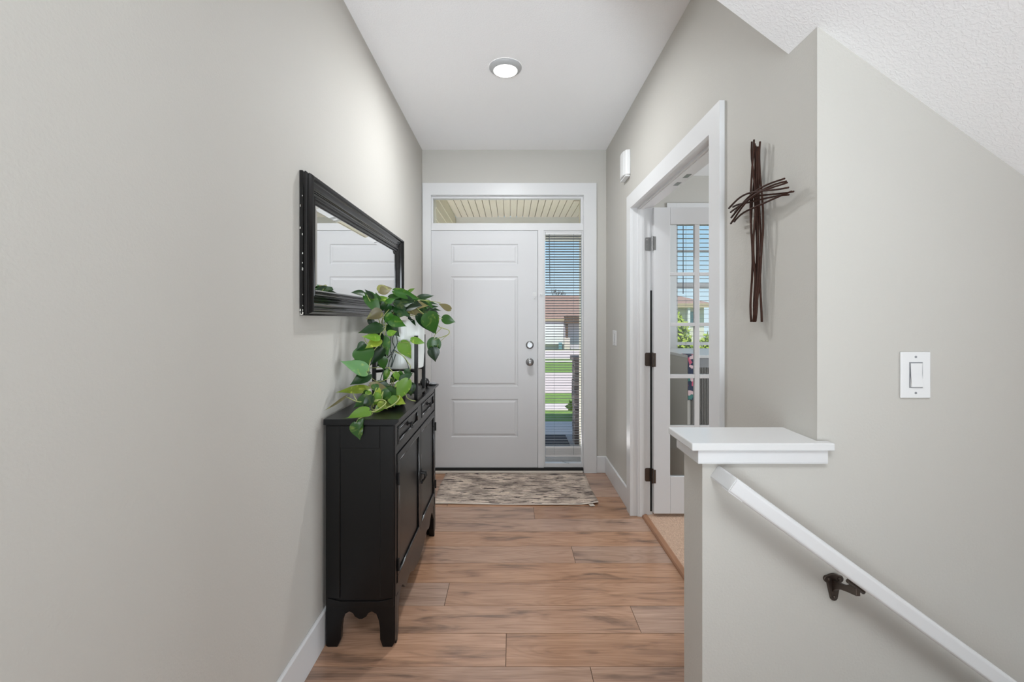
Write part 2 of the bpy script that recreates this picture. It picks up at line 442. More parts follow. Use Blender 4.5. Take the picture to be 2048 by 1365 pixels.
# ---------------------------------------------------------------- floor of planks
def floor_mesh():
    bm = bmesh.new(); lay = bm.loops.layers.float_color.new('rnd')
    rnd = random.Random(5)
    rows = {}
    yb = 1.726; pw = .1825
    joints = {-1: [.30], 0: [-.02], 1: [.547], 2: [-.307], 3: [], 4: [.349], 5: [], 6: [], 7: [.156], 8: [-.45], 9: [.5], 10: [], 11: [-.2]}
    for k in range(-37, 12):
        y0 = yb+k*pw; y1 = y0+pw
        y0 = max(y0, -5); y1 = min(y1, YE+.02)
        if y1 <= y0: continue
        if y0 >= YPB-.2 and y1 > YPB: xr = .875
        elif y1 <= .2: xr = 3.6
        else: xr = XP
        if y0 < YPB < y1: xr = .875
        js = joints.get(k)
        if js is None: js = [-.6+rnd.random()*1.2]
        if k < -1:
            js = sorted(js); x = js[-1]
            while x+1.5 < xr: x += 1.5; js.append(x)
        xs = [XL]+[j for j in sorted(js) if j < xr]+[xr]
        g = .0013
        for a, c in zip(xs, xs[1:]):
            f = bm.faces.new([bm.verts.new(q) for q in ((a+g, y0+g, 0), (c-g, y0+g, 0), (c-g, y1-g, 0), (a+g, y1-g, 0))])
            col = (rnd.random(), rnd.random(), rnd.random(), 1)
            for lp in f.loops: lp[lay] = col
            # bevelled plank sides down to the groove
            vs = list(f.verts)
            lows = [bm.verts.new((v.co.x+(-g if v.co.x < (a+c)/2 else g), v.co.y+(-g if v.co.y < (y0+y1)/2 else g), -.004)) for v in vs]
            for i in range(4):
                q = bm.faces.new((vs[i], lows[i], lows[(i+1) % 4], vs[(i+1) % 4]))
                for lp in q.loops: lp[lay] = (col[0]*.2, col[1], col[2], 1)
    me = bpy.data.meshes.new('floor'); bm.to_mesh(me); bm.free(); me.materials.append(M['floor'])
    o = bpy.data.objects.new('floor', me); COL.objects.link(o); return o
fl = floor_mesh(); struct(fl, 'brown wood plank hall floor', 'floor')
sub = MB().prism([(XL, -5), (3.6, -5), (3.6, .2), (XP, .2), (XP, YP), (XP, YPB), (.875, YPB), (.875, YE), (XL, YE)], -.2, -.003, 'Z').build('floor_slab', M['rubber'], fl)
struct(MB().box(.908, 4.0, 1.45, 4.61, -.2, .008).build('floor_office', M['carpet']), 'beige carpet of the office beyond the doorway', 'carpet')
struct(MB().prism([(.872, .0), (.912, .0), (.910, .011), (.904, .013), (.880, .012), (.874, .006)], OY0, OY1, 'Y').build('trim_threshold', M['strip']), 'narrow wood strip between planks and office carpet', 'threshold')

# stair flight going down to the right
st = MB()
prof = [(XP, -.2)]
x, z = XP+.02, -.01
prof = [(XP+.002, -.03), (XP+.26, -.03)]
z = -.03; x = XP+.26
while x < 3.5:
    z -= .19; prof.append((x, z)); x = min(x+.26, 3.59); prof.append((x, z))
prof += [(3.59, -2.7), (XP+.002, -2.7)]
prof = [(px_, max(pz, -2.7)) for px_, pz in prof]
struct(st.prism([(XP+.002, -.2)]+[(p[0], p[1]-.17) for p in prof[1:-2]]+[(3.59, -2.75), (XP+.002, -2.75)], .2, YP, 'Y').build('stairs', M['carpet']),
       'carpeted stairs going down beside the half wall', 'stairs')

# ---------------------------------------------------------------- baseboards
def baseboard(name, pts, a, b, axis, lab):
    o = MB().prism(pts, a, b, axis).build(name, M['white'], bevel=.002)
    return struct(o, lab, 'baseboard')
bh, bt = .142, .012
baseboard('baseboard_left', [(XL, 0), (XL+bt, 0), (XL+bt, bh-.006), (XL+bt-.004, bh), (XL, bh)], -5, YE-.02, 'Y', 'white baseboard along the left wall')
baseboard('baseboard_right', [(XR, 0), (XR-bt, 0), (XR-bt, bh-.006), (XR-bt+.004, bh), (XR, bh)], OY1+.102, YE, 'Y', 'white baseboard between office doorway and end wall')
baseboard('baseboard_near', [(XR, 0), (XR-bt, 0), (XR-bt, bh-.006), (XR-bt+.004, bh), (XR, bh)], YPB, OY0-.098, 'Y', 'white baseboard behind the half wall')
baseboard('baseboard_end', [(YE, 0), (YE-bt, 0), (YE-bt, bh-.006), (YE-bt+.004, bh), (YE, bh)], .731, XR-bt, 'X', 'short white baseboard beside the front door casing')

# ---------------------------------------------------------------- front door unit
CF = YE-.02
def casing_U(name, a0, a1, i0, i1, ztop, zin, d0, d1, axis, lab):
    pts = [(a0, 0), (i0, 0), (i0, zin), (i1, zin), (i1, 0), (a1, 0), (a1, ztop), (a0, ztop)]
    o = MB().prism(pts, d0, d1, axis).build(name, M['white'], bevel=.001)
    return struct(o, lab, 'door casing')
casing_U('trim_1', -.757, .731, -.684, .622, 2.482, 2.378, CF, YE, 'Y', 'flat white casing around the front door, transom and sidelight')

# frame of jambs, header and mullion
FY0, FY1 = YE-.002, YE+.13
fr = MB()
fr.box(EX0, -.6885, FY0, FY1, 0, EZ)
fr.box(.620, EX1, FY0, FY1, .0, EZ)
fr.box(-.6885, .620, FY0, FY1, 2.374, EZ)
fr.box(-.6885, .620, YE+.004, FY1, 2.080, 2.126)
fr.box(.232, .282, YE+.004, FY1, .03, 2.080)
fr.box(-.6885, -.672, YE+.0535, YE+.12, .04, 2.080).box(.215, .232, YE+.0535, YE+.12, .04, 2.080).box(-.672, .215, YE+.0535, YE+.12, 2.062, 2.080)
frame = struct(fr.build('trim_2', M['white'], bevel=.0015), 'white front door frame with transom bar and mullion', 'door frame')

# door slab with three embossed panels
def panel_slab(name, x0, x1, z0, z1, yf, yb_, panels, mat, parent=None, prof=((0, 0), (.006, .007), (.016, .007), (.03, .001))):
    """front face at y=yf (towards the camera), embossed panels (x0,x1,z0,z1)"""
    bm = bmesh.new()
    xs = sorted({x0, x1, *[p[0] for p in panels], *[p[1] for p in panels]})
    zs = sorted({z0, z1, *[p[2] for p in panels], *[p[3] for p in panels]})
    V = {}
    def v(x, y, z):
        k = (round(x, 5), round(y, 5), round(z, 5))
        if k not in V: V[k] = bm.verts.new((x, y, z))
        return V[k]
    for a, b_ in zip(xs, xs[1:]):
        for c, d in zip(zs, zs[1:]):
            if any(p[0]-1e-6 <= a and b_ <= p[1]+1e-6 and p[2]-1e-6 <= c and d <= p[3]+1e-6 for p in panels): continue
            bm.faces.new((v(a, yf, c), v(b_, yf, c), v(b_, yf, d), v(a, yf, d)))
    for p in panels:
        loops = []
        for ins, dep in prof:
            loops.append([v(p[0]+ins, yf+dep, p[2]+ins), v(p[1]-ins, yf+dep, p[2]+ins), v(p[1]-ins, yf+dep, p[3]-ins), v(p[0]+ins, yf+dep, p[3]-ins)])
        for A, B in zip(loops, loops[1:]):
            for i in range(4):
                bm.faces.new((A[i], A[(i+1) % 4], B[(i+1) % 4], B[i]))
        bm.faces.new(loops[-1])
    # back and sides
    bk = [bm.verts.new((x0, yb_, z0)), bm.verts.new((x1, yb_, z0)), bm.verts.new((x1, yb_, z1)), bm.verts.new((x0, yb_, z1))]
    bm.faces.new(bk[::-1])
    fc = [bm.verts.new((x0, yf, z0)), bm.verts.new((x1, yf, z0)), bm.verts.new((x1, yf, z1)), bm.verts.new((x0, yf, z1))]
    for i in range(4): bm.faces.new((fc[i], bk[i], bk[(i+1) % 4], fc[(i+1) % 4]))
    b = MB(); b.bm.free(); b.bm = bm
    return b.build(name, mat, parent)
dY = YE+.008
def dx(px, Y=dY): return (px-1022)*Y/FPX
def dz(py, Y=dY): return EYE-(py-638)*Y/FPX
pan = [(dx(902), dx(1036), dz(b_), dz(a)) for a, b_ in ((488.5, 529), (553.5, 773.5), (798.5, 875))]
door = panel_slab('door_1', -.6865, .2295, .040, 2.0775, dY, dY+.044, pan, M['door_white'])
struct(door, 'white front door with three embossed panels and two nickel knobs', 'door')
# hardware
kx = dx(1059.5)
for nm, pz, lab in (('deadbolt', dz(690.5), 'round nickel deadbolt'), ('door_knob', dz(724.5), 'round nickel door knob')):
    k = MB()
    if nm == 'deadbolt':
        k.lathe([(0, .0), (.034, 0), (.034, -.006), (.028, -.012), (.022, -.016), (0, -.016)], (kx, dY, pz), 'Y', 28)
        k.box(kx-.006, kx+.006, dY-.034, dY-.014, pz-.016, pz+.016)
    else:
        k.lathe([(0, 0), (.034, 0), (.034, -.005), (.026, -.01), (.012, -.014), (.012, -.032), (.024, -.04), (.030, -.052), (.029, -.064), (.02, -.072), (0, -.074)], (kx, dY, pz), 'Y', 28)
    o = k.build(nm, M['chrome'], door, smooth=(nm == 'door_knob')); o['label'] = lab
for z in (1.80, 1.02, .27):
    h = MB(); h.tube([(-.6925, dY-.006, z-.055), (-.6925, dY-.006, z+.055)], .0055, 10)
    h.box(-.699, -.686, dY-.002, dY+.001, z-.05, z+.05)
    h.build('hinge', M['chrome'], door)
for pz in (690.5, 724.5):
    MB().box(.2296, .2325, dY-.001, dY+.02, dz(pz)-.028, dz(pz)+.028).build('strike_plate', M['black_metal'], door)
# swing bar guard
g = MB(); gx, gz = dx(1070), dz(590)
g.box(gx-.018, gx+.010, dY-.005, dY, gz-.012, gz+.022)
g.tube([(gx-.008, dY-.012, gz+.012), (gx-.012, dY-.016, gz-.02), (gx-.006, dY-.014, gz-.045)], .0035, 6)
g.tube([(gx-.016, dY-.012, gz-.04), (gx+.012, dY-.012, gz-.004)], .003, 6)
g.build('door_guard', M['plastic'], door)
g = MB(); gx = dx(1081.5)
g.box(gx-.010, gx+.012, YE-.0005, YE+.004, gz-.012, gz+.016); g.lathe([(0, 0), (.006, 0), (.006, -.014), (0, -.016)], (gx, YE, gz+.002), 'Y', 10)
g.build('guard_keeper', M['plastic'], frame)
# threshold
t = MB().box(-.6885, .620, YE-.008, FY1, .018, .0395)
struct(t.build('trim_3', M['rubber']), 'black threshold under the front door', 'threshold')
t = MB().box(-.757, .612, YE-.036, FY1, .0005, .018)
struct(t.build('trim_4', M['sill'], bevel=.003), 'pale beige strip in front of the black threshold', 'threshold')

# transom window
def window_frame(b, x0, x1, z0, z1, w_, y0, y1):
    b.box(x0, x1, y0, y1, z0, z0+w_).box(x0, x1, y0, y1, z1-w_, z1).box(x0, x0+w_, y0, y1, z0+w_, z1-w_).box(x1-w_, x1, y0, y1, z0+w_, z1-w_)
    return b
wf = window_frame(MB(), -.6885, .620, 2.126, 2.374, .018, YE+.012, YE+.06).build('window_1', M['white'], bevel=.002)
struct(wf, 'wide low transom window above the front door', 'window')
MB().box(-.6725, .604, YE+.034, YE+.038, 2.142, 2.358).build('pane', M['glass'], wf)
wf = window_frame(MB(), .282, .620, .0395, 2.080, .012, YE+.012, YE+.06)
wf.box(.294, .608, YE+.012, YE+.055, .0515, .075)
wf = wf.build('window_2', M['white'], bevel=.002)
struct(wf, 'tall narrow sidelight window beside the front door', 'window')
MB().box(.294, .608, YE+.046, YE+.050, .074, 2.068).build('pane', M['glass'], wf)

# sidelight mini blind
bl = thing('window_blind', (.45, YE+.02, 0), 'white mini blind with thin open slats in the sidelight beside the front door', 'blind')
BY = YE+.018
b = MB()
b.box(.296, .606, BY-.012, BY+.014, 2.043, 2.066)
b.build('head_rail', M['white'], bl, bevel=.002)
b = MB()
z = 2.032
zs_ = []
while z > .225: zs_.append(z); z -= .0222
for i, z in enumerate(zs_):
    x0, x1 = .298, .604
    b.prism([(BY-.012, z+.0030), (BY-.004, z+.0030), (BY+.004, z+.0014), (BY+.012, z-.0020), (BY+.012, z-.0042), (BY+.004, z-.0008), (BY-.004, z+.0008), (BY-.012, z+.0008)], x0, x1, 'X')
b.build('slats', M['slat'], bl)
b = MB()
for k in range(9): b.box(.298, .604, BY-.012, BY+.012, .150+k*.006, .1535+k*.006)
b.box(.298, .604, BY-.012, BY+.012, .205, .222)
b.box(.298, .604, BY-.012, BY+.012, .134, .1485)
b.build('bottom_rail', M['white'], bl)
b = MB()
for xx in (dx(1108, BY), dx(1147, BY)):
    b.tube([(xx, BY-.0135, .15), (xx, BY-.0135, 2.05)], .0009, 5)
b.build('ladder_cord', M['wand'], bl)
b = MB(); b.tube([(dx(1098, BY), BY-.016, 2.045), (dx(1099.5, BY), BY-.016, dz(569, BY))], .003, 8); b.build('wand', M['wand'], bl)
b = MB(); b.tube([(.30, BY-.016, .125), (.38, BY-.014, .108), (.47, BY-.014, .100), (.56, BY-.014, .108), (.60, BY-.014, .112)], .0018, 6)
b.tube([(.298, BY-.016, .108), (.40, BY-.014, .10), (.50, BY-.014, .078)], .0018, 6)
b.build('loose_cord', M['slat'], bl)

# ---------------------------------------------------------------- office doorway trim
CX = XR-.02
casing_U('trim_5', OY0-.095, OY1+.095, OY0, OY1, 2.157, OZ, CX, XR, 'X', 'flat white casing around the office double doorway')
jb = MB()
jx1 = XR+WT
for (y0, y1) in ((OY0-.006, OY0), (OY1, OY1+.006)): jb.box(XR, jx1, y0, y1, 0, OZ+.006)
jb.box(XR, jx1, OY0, OY1, OZ, OZ+.006)
# door stop moulding
sx0, sx1 = .845, .888
jb.box(sx0, sx1, OY1-.011, OY1, 0, OZ).box(sx0, sx1, OY0, OY0+.011, 0, OZ).box(sx0, sx1, OY0+.011, OY1-.011, OZ-.011, OZ)
jb.box(sx0+.012, sx1-.012, OY1-.014, OY1-.011, 0, OZ-.011).box(sx0+.012, sx1-.012, OY0+.011, OY1-.014, OZ-.014, OZ-.011)
jamb = struct(jb.build('trim_6', M['white']), 'white jamb and door stop lining the office doorway', 'door frame')
for yy in (2.36, 2.50):
    MB().box(.892, .926, yy-.028, yy+.028, OZ-.0025, OZ+.001).build('catch_plate', M['chrome'], jamb)
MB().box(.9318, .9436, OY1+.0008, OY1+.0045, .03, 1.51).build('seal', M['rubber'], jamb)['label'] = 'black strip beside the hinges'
# casing on the office side
o = MB().prism([(OY0-.095, .008), (OY0-.005, .008), (OY0-.005, OZ+.005), (OY1+.005, OZ+.005), (OY1+.005, .008), (OY1+.095, .008), (OY1+.095, 2.157), (OY0-.095, 2.157)], XR+WT, XR+WT+.018, 'X').build('trim_7', M['white'])
struct(o, 'white casing on the office side of the doorway', 'door casing')

# French door leaf, opened flat across the view
LY0, LY1 = 3.008, 3.043
LX0, LX1 = .9445, 1.522
LZ0, LZ1 = .030, 2.058
fd = MB()
lx = [LX0+.108, LX0+.2715, LX0+.3045, LX0+.469]
zrow = [(dz(a, LY0), dz(b_, LY0)) for a, b_ in ((448.5, 545), (551.5, 646), (653, 749.5), (757.5, 852), (859, 954))]
fd.box(LX0, lx[0], LY0, LY1, LZ0, LZ1).box(lx[3], LX1, LY0, LY1, LZ0, LZ1)
fd.box(lx[0], lx[3], LY0, LY1, zrow[0][0], LZ1).box(lx[0], lx[3], LY0, LY1, LZ0, zrow[4][1])
mm = .004
fd.box(lx[1], lx[2], LY0+mm, LY1-mm, zrow[4][1], zrow[0][0])
for r0, r1 in zip(zrow, zrow[1:]):
    fd.box(lx[0], lx[1], LY0+mm, LY1-mm, r1[0], r0[1]).box(lx[2], lx[3], LY0+mm, LY1-mm, r1[0], r0[1])
leaf = struct(fd.build('door_2', M['door_white'], bevel=.0025), 'white French door with ten glass lites standing open into the office', 'door')
MB().box(lx[0]-.004, lx[3]+.004, (LY0+LY1)/2-.002, (LY0+LY1)/2+.002, zrow[4][1]-.004, zrow[0][0]+.004).build('pane', M['glass'], leaf)
for zc, mt in ((dz(487.5, 3.02), 'chrome'), (dz(720, 3.02), 'bronze'), (dz(952.5, 3.02), 'bronze')):
    hb = MB()
    hb.prism([(.902, zc-.045), (.935, zc-.045), (.935, zc+.045), (.902, zc+.045), (.896, zc+.038), (.896, zc-.038)], OY1-.0025, OY1, 'Y')
    hb.box(LX0-.001, LX0+.013, LY0-.0015, LY0+.001, zc-.045, zc+.045)
    hb.tube([(.9385, LY0+.01, zc-.048), (.9385, LY0+.01, zc+.048)], .0055, 10)
    for q in (-.03, 0, .03): hb.lathe([(0, -.004), (.004, -.003), (.004, 0)], (.911, OY1, zc+q), 'Y', 8)
    o = hb.build('hinge', M[mt], leaf)
    if mt == 'bronze': o['label'] = 'dark bronze hinge'
    else: o['label'] = 'pale nickel hinge'

# ---------------------------------------------------------------- half wall cap
cp = MB().prism([(.472, 1.185), (.845, 1.185), (.845, YP-.0004), (XR-.0004, YP-.0004), (XR-.0004, 1.366), (.472, 1.366)], .975, .995, 'Z')
cap = struct(cp.build('trim_8', M['white_cap'], bevel=.003), 'glossy white wooden cap on top of the half wall', 'wall cap')
ap = MB().prism([(.492, 1.196), (.834, 1.196), (.834, YP-.0004), (XR-.0004, YP-.0004), (XR-.0004, 1.353), (.492, 1.353)], .9405, .975, 'Z')
ap.prism([(.492, 1.196), (.834, 1.196), (.834, YP-.0006), (XP-.0006, YP-.0006), (XP-.0006, YPB+.0006), (XR-.001, YPB+.0006), (XR-.001, 1.353), (.492, 1.353)], .938, .9405, 'Z')
ap.build('apron', M['white'], cap, bevel=.0015)

# ---------------------------------------------------------------- handrail
hr = thing('handrail', (.54, 1.18, .9), 'white wooden stair handrail sloping down along the stair wall', 'handrail')
ang = math.atan(.727)
dirv = Vector((math.cos(ang), 0, -math.sin(ang))); nrm = Vector((math.sin(ang), 0, math.cos(ang)))
P0 = Vector((.5306, 0, .8967))            # lower front corner at the top end
th = .0400
RY0, RY1 = 1.108, 1.150
def rail_section():
    r = .009; pts = []
    for cx_, cz, a0 in ((RY0+r, r, 180), (RY1-r, r, 270), (RY1-r, th-r, 0), (RY0+r, th-r, 90)):
        for k in range(5):
            a = R(a0+k*22.5); pts.append((cx_+r*math.cos(a), cz+r*math.sin(a)))
    return pts
b = MB(); sec = rail_section(); rings = []
for t in (0, 2.6):
    rings.append([b.bm.verts.new((P0+dirv*t+nrm*v)+Vector((0, u, 0))) for u, v in sec])
n_ = len(sec)
for k in range(n_): b.bm.faces.new((rings[0][k], rings[1][k], rings[1][(k+1) % n_], rings[0][(k+1) % n_]))
b.bm.faces.new(rings[0]); b.bm.faces.new(rings[1][::-1])
b.build('rail', M['white'], hr)
# return into the wall
b = MB()
wr = .0
def corner(t, v, y): p = P0+dirv*t+nrm*v; return (p.x, y, p.z)
A = [b.bm.verts.new(corner(t, v, RY0+.004)) for t, v in ((-.0015, .004), (-.0015, th-.004), (.0015, th), (.042, th), (.042, 0), (.0015, 0))]
B = [b.bm.verts.new(corner(t, v, YP-.0005)) for t, v in ((-.0015, .004), (-.0015, th-.004), (.0015, th), (.042, th), (.042, 0), (.0015, 0))]
b.bm.faces.new(A); b.bm.faces.new(B[::-1])
for k in range(6): b.bm.faces.new((A[k], B[k], B[(k+1) % 6], A[(k+1) % 6]))
b.build('rail_return', M['white'], hr)
def bracket(t):
    c = P0+dirv*t
    bx, bz = c.x, c.z
    b = MB()
    # wall plate: wide rounded head tapering to a rounded tongue
    pts = []
    def arc(cx_, cz, r, a0, a1, n=8): return [(cx_+r*math.cos(R(a0+(a1-a0)*i/n)), cz+r*math.sin(R(a0+(a1-a0)*i/n))) for i in range(n+1)]
    X, Z = bx, bz-.031
    pts = arc(X-.016, Z, .010, 260, 130)+arc(X, Z-.012, .026, 125, 55)+arc(X+.016, Z, .010, 50, -80)+arc(X+.001, Z-.048, .010, 0, -180)
    b.prism(pts[::-1], YP-.006, YP-.0003, 'Y')
    for sx, sz in ((X-.014, Z), (X+.014, Z), (X+.001, Z-.047)):
        b.lathe([(0, -.0095), (.003, -.0095), (.0045, -.007), (.0045, -.004)], (sx, YP, sz), 'Y', 10)
    # arm
    yt = RY0+.021
    b.prism([(YP-.004, Z-.004), (YP-.004, Z-.036), (YP-.016, Z-.022), (YP-.035, Z-.010), (YP-.060, Z-.002), (yt-.006, Z+.006), (yt-.004, bz-.001), (yt+.010, bz-.003), (YP-.050, Z+.010), (YP-.030, Z+.003), (YP-.014, Z+.001)], X-.005, X+.006, 'X')
    b.tube([c-nrm*.0045-dirv*.024+Vector((0, yt, 0)), c-nrm*.0045+dirv*.026+Vector((0, yt, 0))], .0055, 10)
    return b.build('bracket', M['bronze'], hr, bevel=.0012)
bracket(.4035)['label'] = 'dark bronze wall bracket'
bracket(1.5)['label'] = 'dark bronze wall bracket'

# ---------------------------------------------------------------- switches
def rocker_switch(axis, u, z, w_, h_, lab, base):
    """axis 'Y': on a wall facing the camera at y=base; axis 'X': on the right wall at x=base"""
    loc = (u, base, z) if axis == 'Y' else (base, u, z)
    t = thing('light_switch', loc, lab, 'light switch')
    def bx(b, u0, u1, d0, d1, z0, z1):
        if axis == 'Y': b.box(u0, u1, base-d1, base-d0, z0, z1)
        else: b.box(base-d1, base-d0, u0, u1, z0, z1)
    b = MB(); bx(b, u-w_/2, u+w_/2, .0003, .0055, z-h_/2, z+h_/2); b.build('plate', M['plastic'], t, bevel=.002)
    b = MB(); bx(b, u-.0175, u+.0175, .0055, .0065, z-.034, z+.034); b.build('recess', M['slat'], t)
    b = MB()
    pts = [(base-.0065, z-.0315), (base-.0065, z+.0315), (base-.0085, z+.0315), (base-.0075, z+.004), (base-.0115, z-.0315)]
    if axis == 'Y': b.prism([(p[0], p[1]) for p in pts], u-.0155, u+.0155, 'X')
    else: b.prism([(p[0], p[1]) for p in pts], u-.0155, u+.0155, 'Y')
    b.build('rocker', M['plastic'], t, bevel=.0008)
    for s_ in (-1, 1):
        b = MB()
        if axis == 'Y': b.lathe([(0, -.0066), (.003, -.0062), (.0035, -.0053)], (u, base, z+s_*.048), 'Y', 10)
        else: b.lathe([(0, -.0066), (.003, -.0062), (.0035, -.0053)], (base, u, z+s_*.048), 'X', 10)
        b.build('screw', M['slat'], t)
    return t
rocker_switch('Y', (1828-1022)*YP/FPX, EYE-(750-638)*YP/FPX, .0795, .1235, 'large white rocker light switch on the stair wall above the handrail', YP)
rocker_switch('X', 3.575, 1.168, .115, .12, 'small white light switch on the right wall between front door and office doorway', XR)

# ---------------------------------------------------------------- door chime
t = thing('door_chime', (XR, 3.18, 2.39), 'white rounded door chime box high on the right wall beside the office doorway', 'door chime')
b = MB()
y0, y1, z0, z1 = 3.105, 3.275, 2.298, 2.480
b.prism([(XR-.0005, y0), (XR-.030, y0+.008), (XR-.043, y0+.045), (XR-.046, (y0+y1)/2), (XR-.043, y1-.045), (XR-.030, y1-.008), (XR-.0005, y1)], z0+.012, z1, 'Z')
b.build('cover', M['plastic'], t, bevel=.006, seg=3)
b = MB().box(XR-.033, XR-.0005, y0+.012, y1-.012, z0, z0+.012); b.build('base', M['plastic'], t, bevel=.003)

# ---------------------------------------------------------------- ceiling light
t = thing('ceiling_light', (lamp_c[0], lamp_c[1], H), 'round lit disc light on the hall ceiling', 'ceiling light')
b = MB(); b.lathe([(.094, -.0005), (.094, -.006), (.088, -.014), (.074, -.024), (.069, -.0245), (.067, -.020)], (lamp_c[0], lamp_c[1], H), 'Z', 48)
b.build('trim_ring', M['ring'], t, smooth=True)
b = MB(); b.lathe([(.0685, -.019), (.066, -.026), (.05, -.029), (0, -.0305)], (lamp_c[0], lamp_c[1], H), 'Z', 48)
b.build('lens', M['lens'], t, smooth=True)
light('ceiling_light_glow', 'AREA', (lamp_c[0], lamp_c[1], H-.034), 19, (.95, .98, 1), (0, 0, 0), .13)

# ---------------------------------------------------------------- twig cross
cr = thing('twig_cross', (XR, 1.51, 1.6), 'brown wall cross of bundled twigs between office doorway and stair wall', 'cross')
rt = random.Random(3)
def twig(pts, r0, r1):
    n = len(pts); b = MB()
    b.tube(pts, [r0+(r1-r0)*i/(n-1) for i in range(n)], 7); b.build('twig', M['twig'], cr, smooth=True)
yc = 1.471
def yat(px): return (XR-.02)*FPX/(px-1022)
verts_def = [(.010, 0.0, .575, .018), (-.012, .012, .56, .024), (.0, -.02, .585, .030), (.018, -.012, .57, .014), (-.02, .0, .58, .020), (.005, .02, .585, .032), (-.006, -.014, .55, .027), (.014, 0, .578, .028)]
for i, (oy, _, hh, ox) in enumerate(verts_def):
    pts = []
    ph = rt.random()*6; am = .007+rt.random()*.005
    for k in range(22):
        q = k/21; z = 1.310+hh*q
        if i in (2, 5): z += .002
        wob = am*math.sin(ph+q*(7+2*i % 5))
        spread = (.35+.65*math.sin(math.pi*min(1, q*1.0+.02)))
        pts.append((XR-ox-.004*math.sin(ph+5*q), yc+oy*spread*1.6+wob+rt.uniform(-.0008, .0008), z))
    twig(pts, .0035, .0030)
# crossing loop at the top left
for i in range(7):
    pts = []; ph = rt.random()*6; am = .012+rt.random()*.008; off = (-.022+.0075*i)
    ln0, ln1 = -.168+rt.uniform(-.01, .012), .168+rt.uniform(-.014, .012)
    z0_, z1_ = [(-.026, .020), (.024, -.022), (-.010, .030), (.012, -.008), (.030, .004), (-.030, -.014), (.004, .014)][i]
    for k in range(18):
        q = k/17; u = ln0+(ln1-ln0)*q
        z = 1.692+z0_+(z1_-z0_)*q+.35*am*math.sin(ph+q*6)+.010*math.sin(math.pi*q)
        bow = .034+.018*math.sin(math.pi*q)-(.012 if i % 2 else 0)
        pts.append((XR-bow, yc-.014-u, z))
    twig(pts, .0034, .0026)

# ---------------------------------------------------------------- mirror
mr = thing('wall_mirror', (XL, 2.35, 1.6), 'wide mirror in a chipped black frame on the left wall above the cabinet', 'mirror')
MY0, MY1, MZ0, MZ1 = 1.638, 3.072, 1.332, 1.856
def frame_loft(prof, y0, y1, z0, z1, xb):
    bm = bmesh.new(); loops = []
    for ins, h in prof:
        loops.append([bm.verts.new((xb+h, y, z)) for y, z in ((y0+ins, z0+ins), (y1-ins, z0+ins), (y1-ins, z1-ins), (y0+ins, z1-ins))])
    for A, B in zip(loops, loops[1:]):
        for i in range(4): bm.faces.new((A[i], A[(i+1) % 4], B[(i+1) % 4], B[i]))
    b = MB(); b.bm.free(); b.bm = bm; return b
def dome(i0, i1, h0, hp, h1, n=5):
    out = []
    for k in range(n+1):
        q = k/n; base = h0+(h1-h0)*q
        out.append((i0+(i1-i0)*q, base+hp*math.sin(math.pi*q)))
    return out
prof = [(.004, .0005), (0, .001), (0, .011), (.002, .0125), (.005, .0125), (.005, .016)]
prof += [(.002, .018), (.002, .022), (.006, .026), (.009, .026), (.009, .030)]
prof += dome(.007, .026, .032, .012, .034, 7)
prof += [(.028, .031), (.030, .031)]
prof += [(.032+.018*k/6, .031-.012*math.sin(math.pi/2*k/6)) for k in range(7)]
prof += [(.051, .022), (.054, .0225), (.056, .0195), (.0575, .0195), (.058, .0225), (.061, .0225), (.062, .019), (.064, .018), (.066, .021), (.069, .0215), (.072, .019)]
prof += dome(.074, .084, .020, .005, .018, 5)
prof += [(.086, .015)] + dome(.088, .098, .014, .005, .012, 5) + [(.100, .008)]
fo = frame_loft(prof, MY0, MY1, MZ0, MZ1, XL).build('frame', M['black_frame'], mr)
# worn paint chips on the near back edge
ch = MB()
for k in range(16):
    zc = 1.345+rt.random()*.49 if k > 3 else 1.335+rt.random()*.02; s_ = .0015+rt.random()*.0025
    xx = XL+rt.choice((.003, .0112))+rt.uniform(-.001, .001)
    ch.prism([(xx-s_*.6, zc-s_), (xx+s_*.5, zc-s_*1.4), (xx+s_*.7, zc+s_*.9), (xx-s_*.2, zc+s_*1.7)], MY0-.0004, MY0+.0003, 'Y')
ch.prism([(XL+.001, MZ0+.001), (XL+.011, MZ0+.001), (XL+.009, MZ0+.006), (XL+.006, MZ0+.004), (XL+.004, MZ0+.012), (XL+.002, MZ0+.010)], MY0-.0004, MY0+.0004, 'Y')
tag(ch.build('worn_chips', M['chip'], fo), 'white chips in the black paint', kind='stuff')
gi = .099
b = frame_loft([(gi, .0095), (gi+.022, .0125)], MY0, MY1, MZ0, MZ1, XL)
b.quad(*[(XL+.0125, y, z) for y, z in ((MY0+gi+.022, MZ0+gi+.022), (MY1-gi-.022, MZ0+gi+.022), (MY1-gi-.022, MZ1-gi-.022), (MY0+gi+.022, MZ1-gi-.022))])
b.build('mirror_glass', M['mirror'], mr)

# ---------------------------------------------------------------- black cabinet
CX0, CX1 = -.744, -.4655       # back, front
CY0, CY1 = 1.828, 2.800
cb = thing('console_cabinet', (-.6, 2.31, 0), 'black painted console cabinet with two drawers and two doors against the left wall', 'cabinet')
# top
b = MB()
b.prism([(CX0-.004, .896), (CX1+.004, .896), (CX1+.018, .908), (CX1+.018, .919), (CX0-.004, .919)], CY0-.016, CY1+.016, 'Y')
b.build('top', M['black_paint'], cb, bevel=.0015)
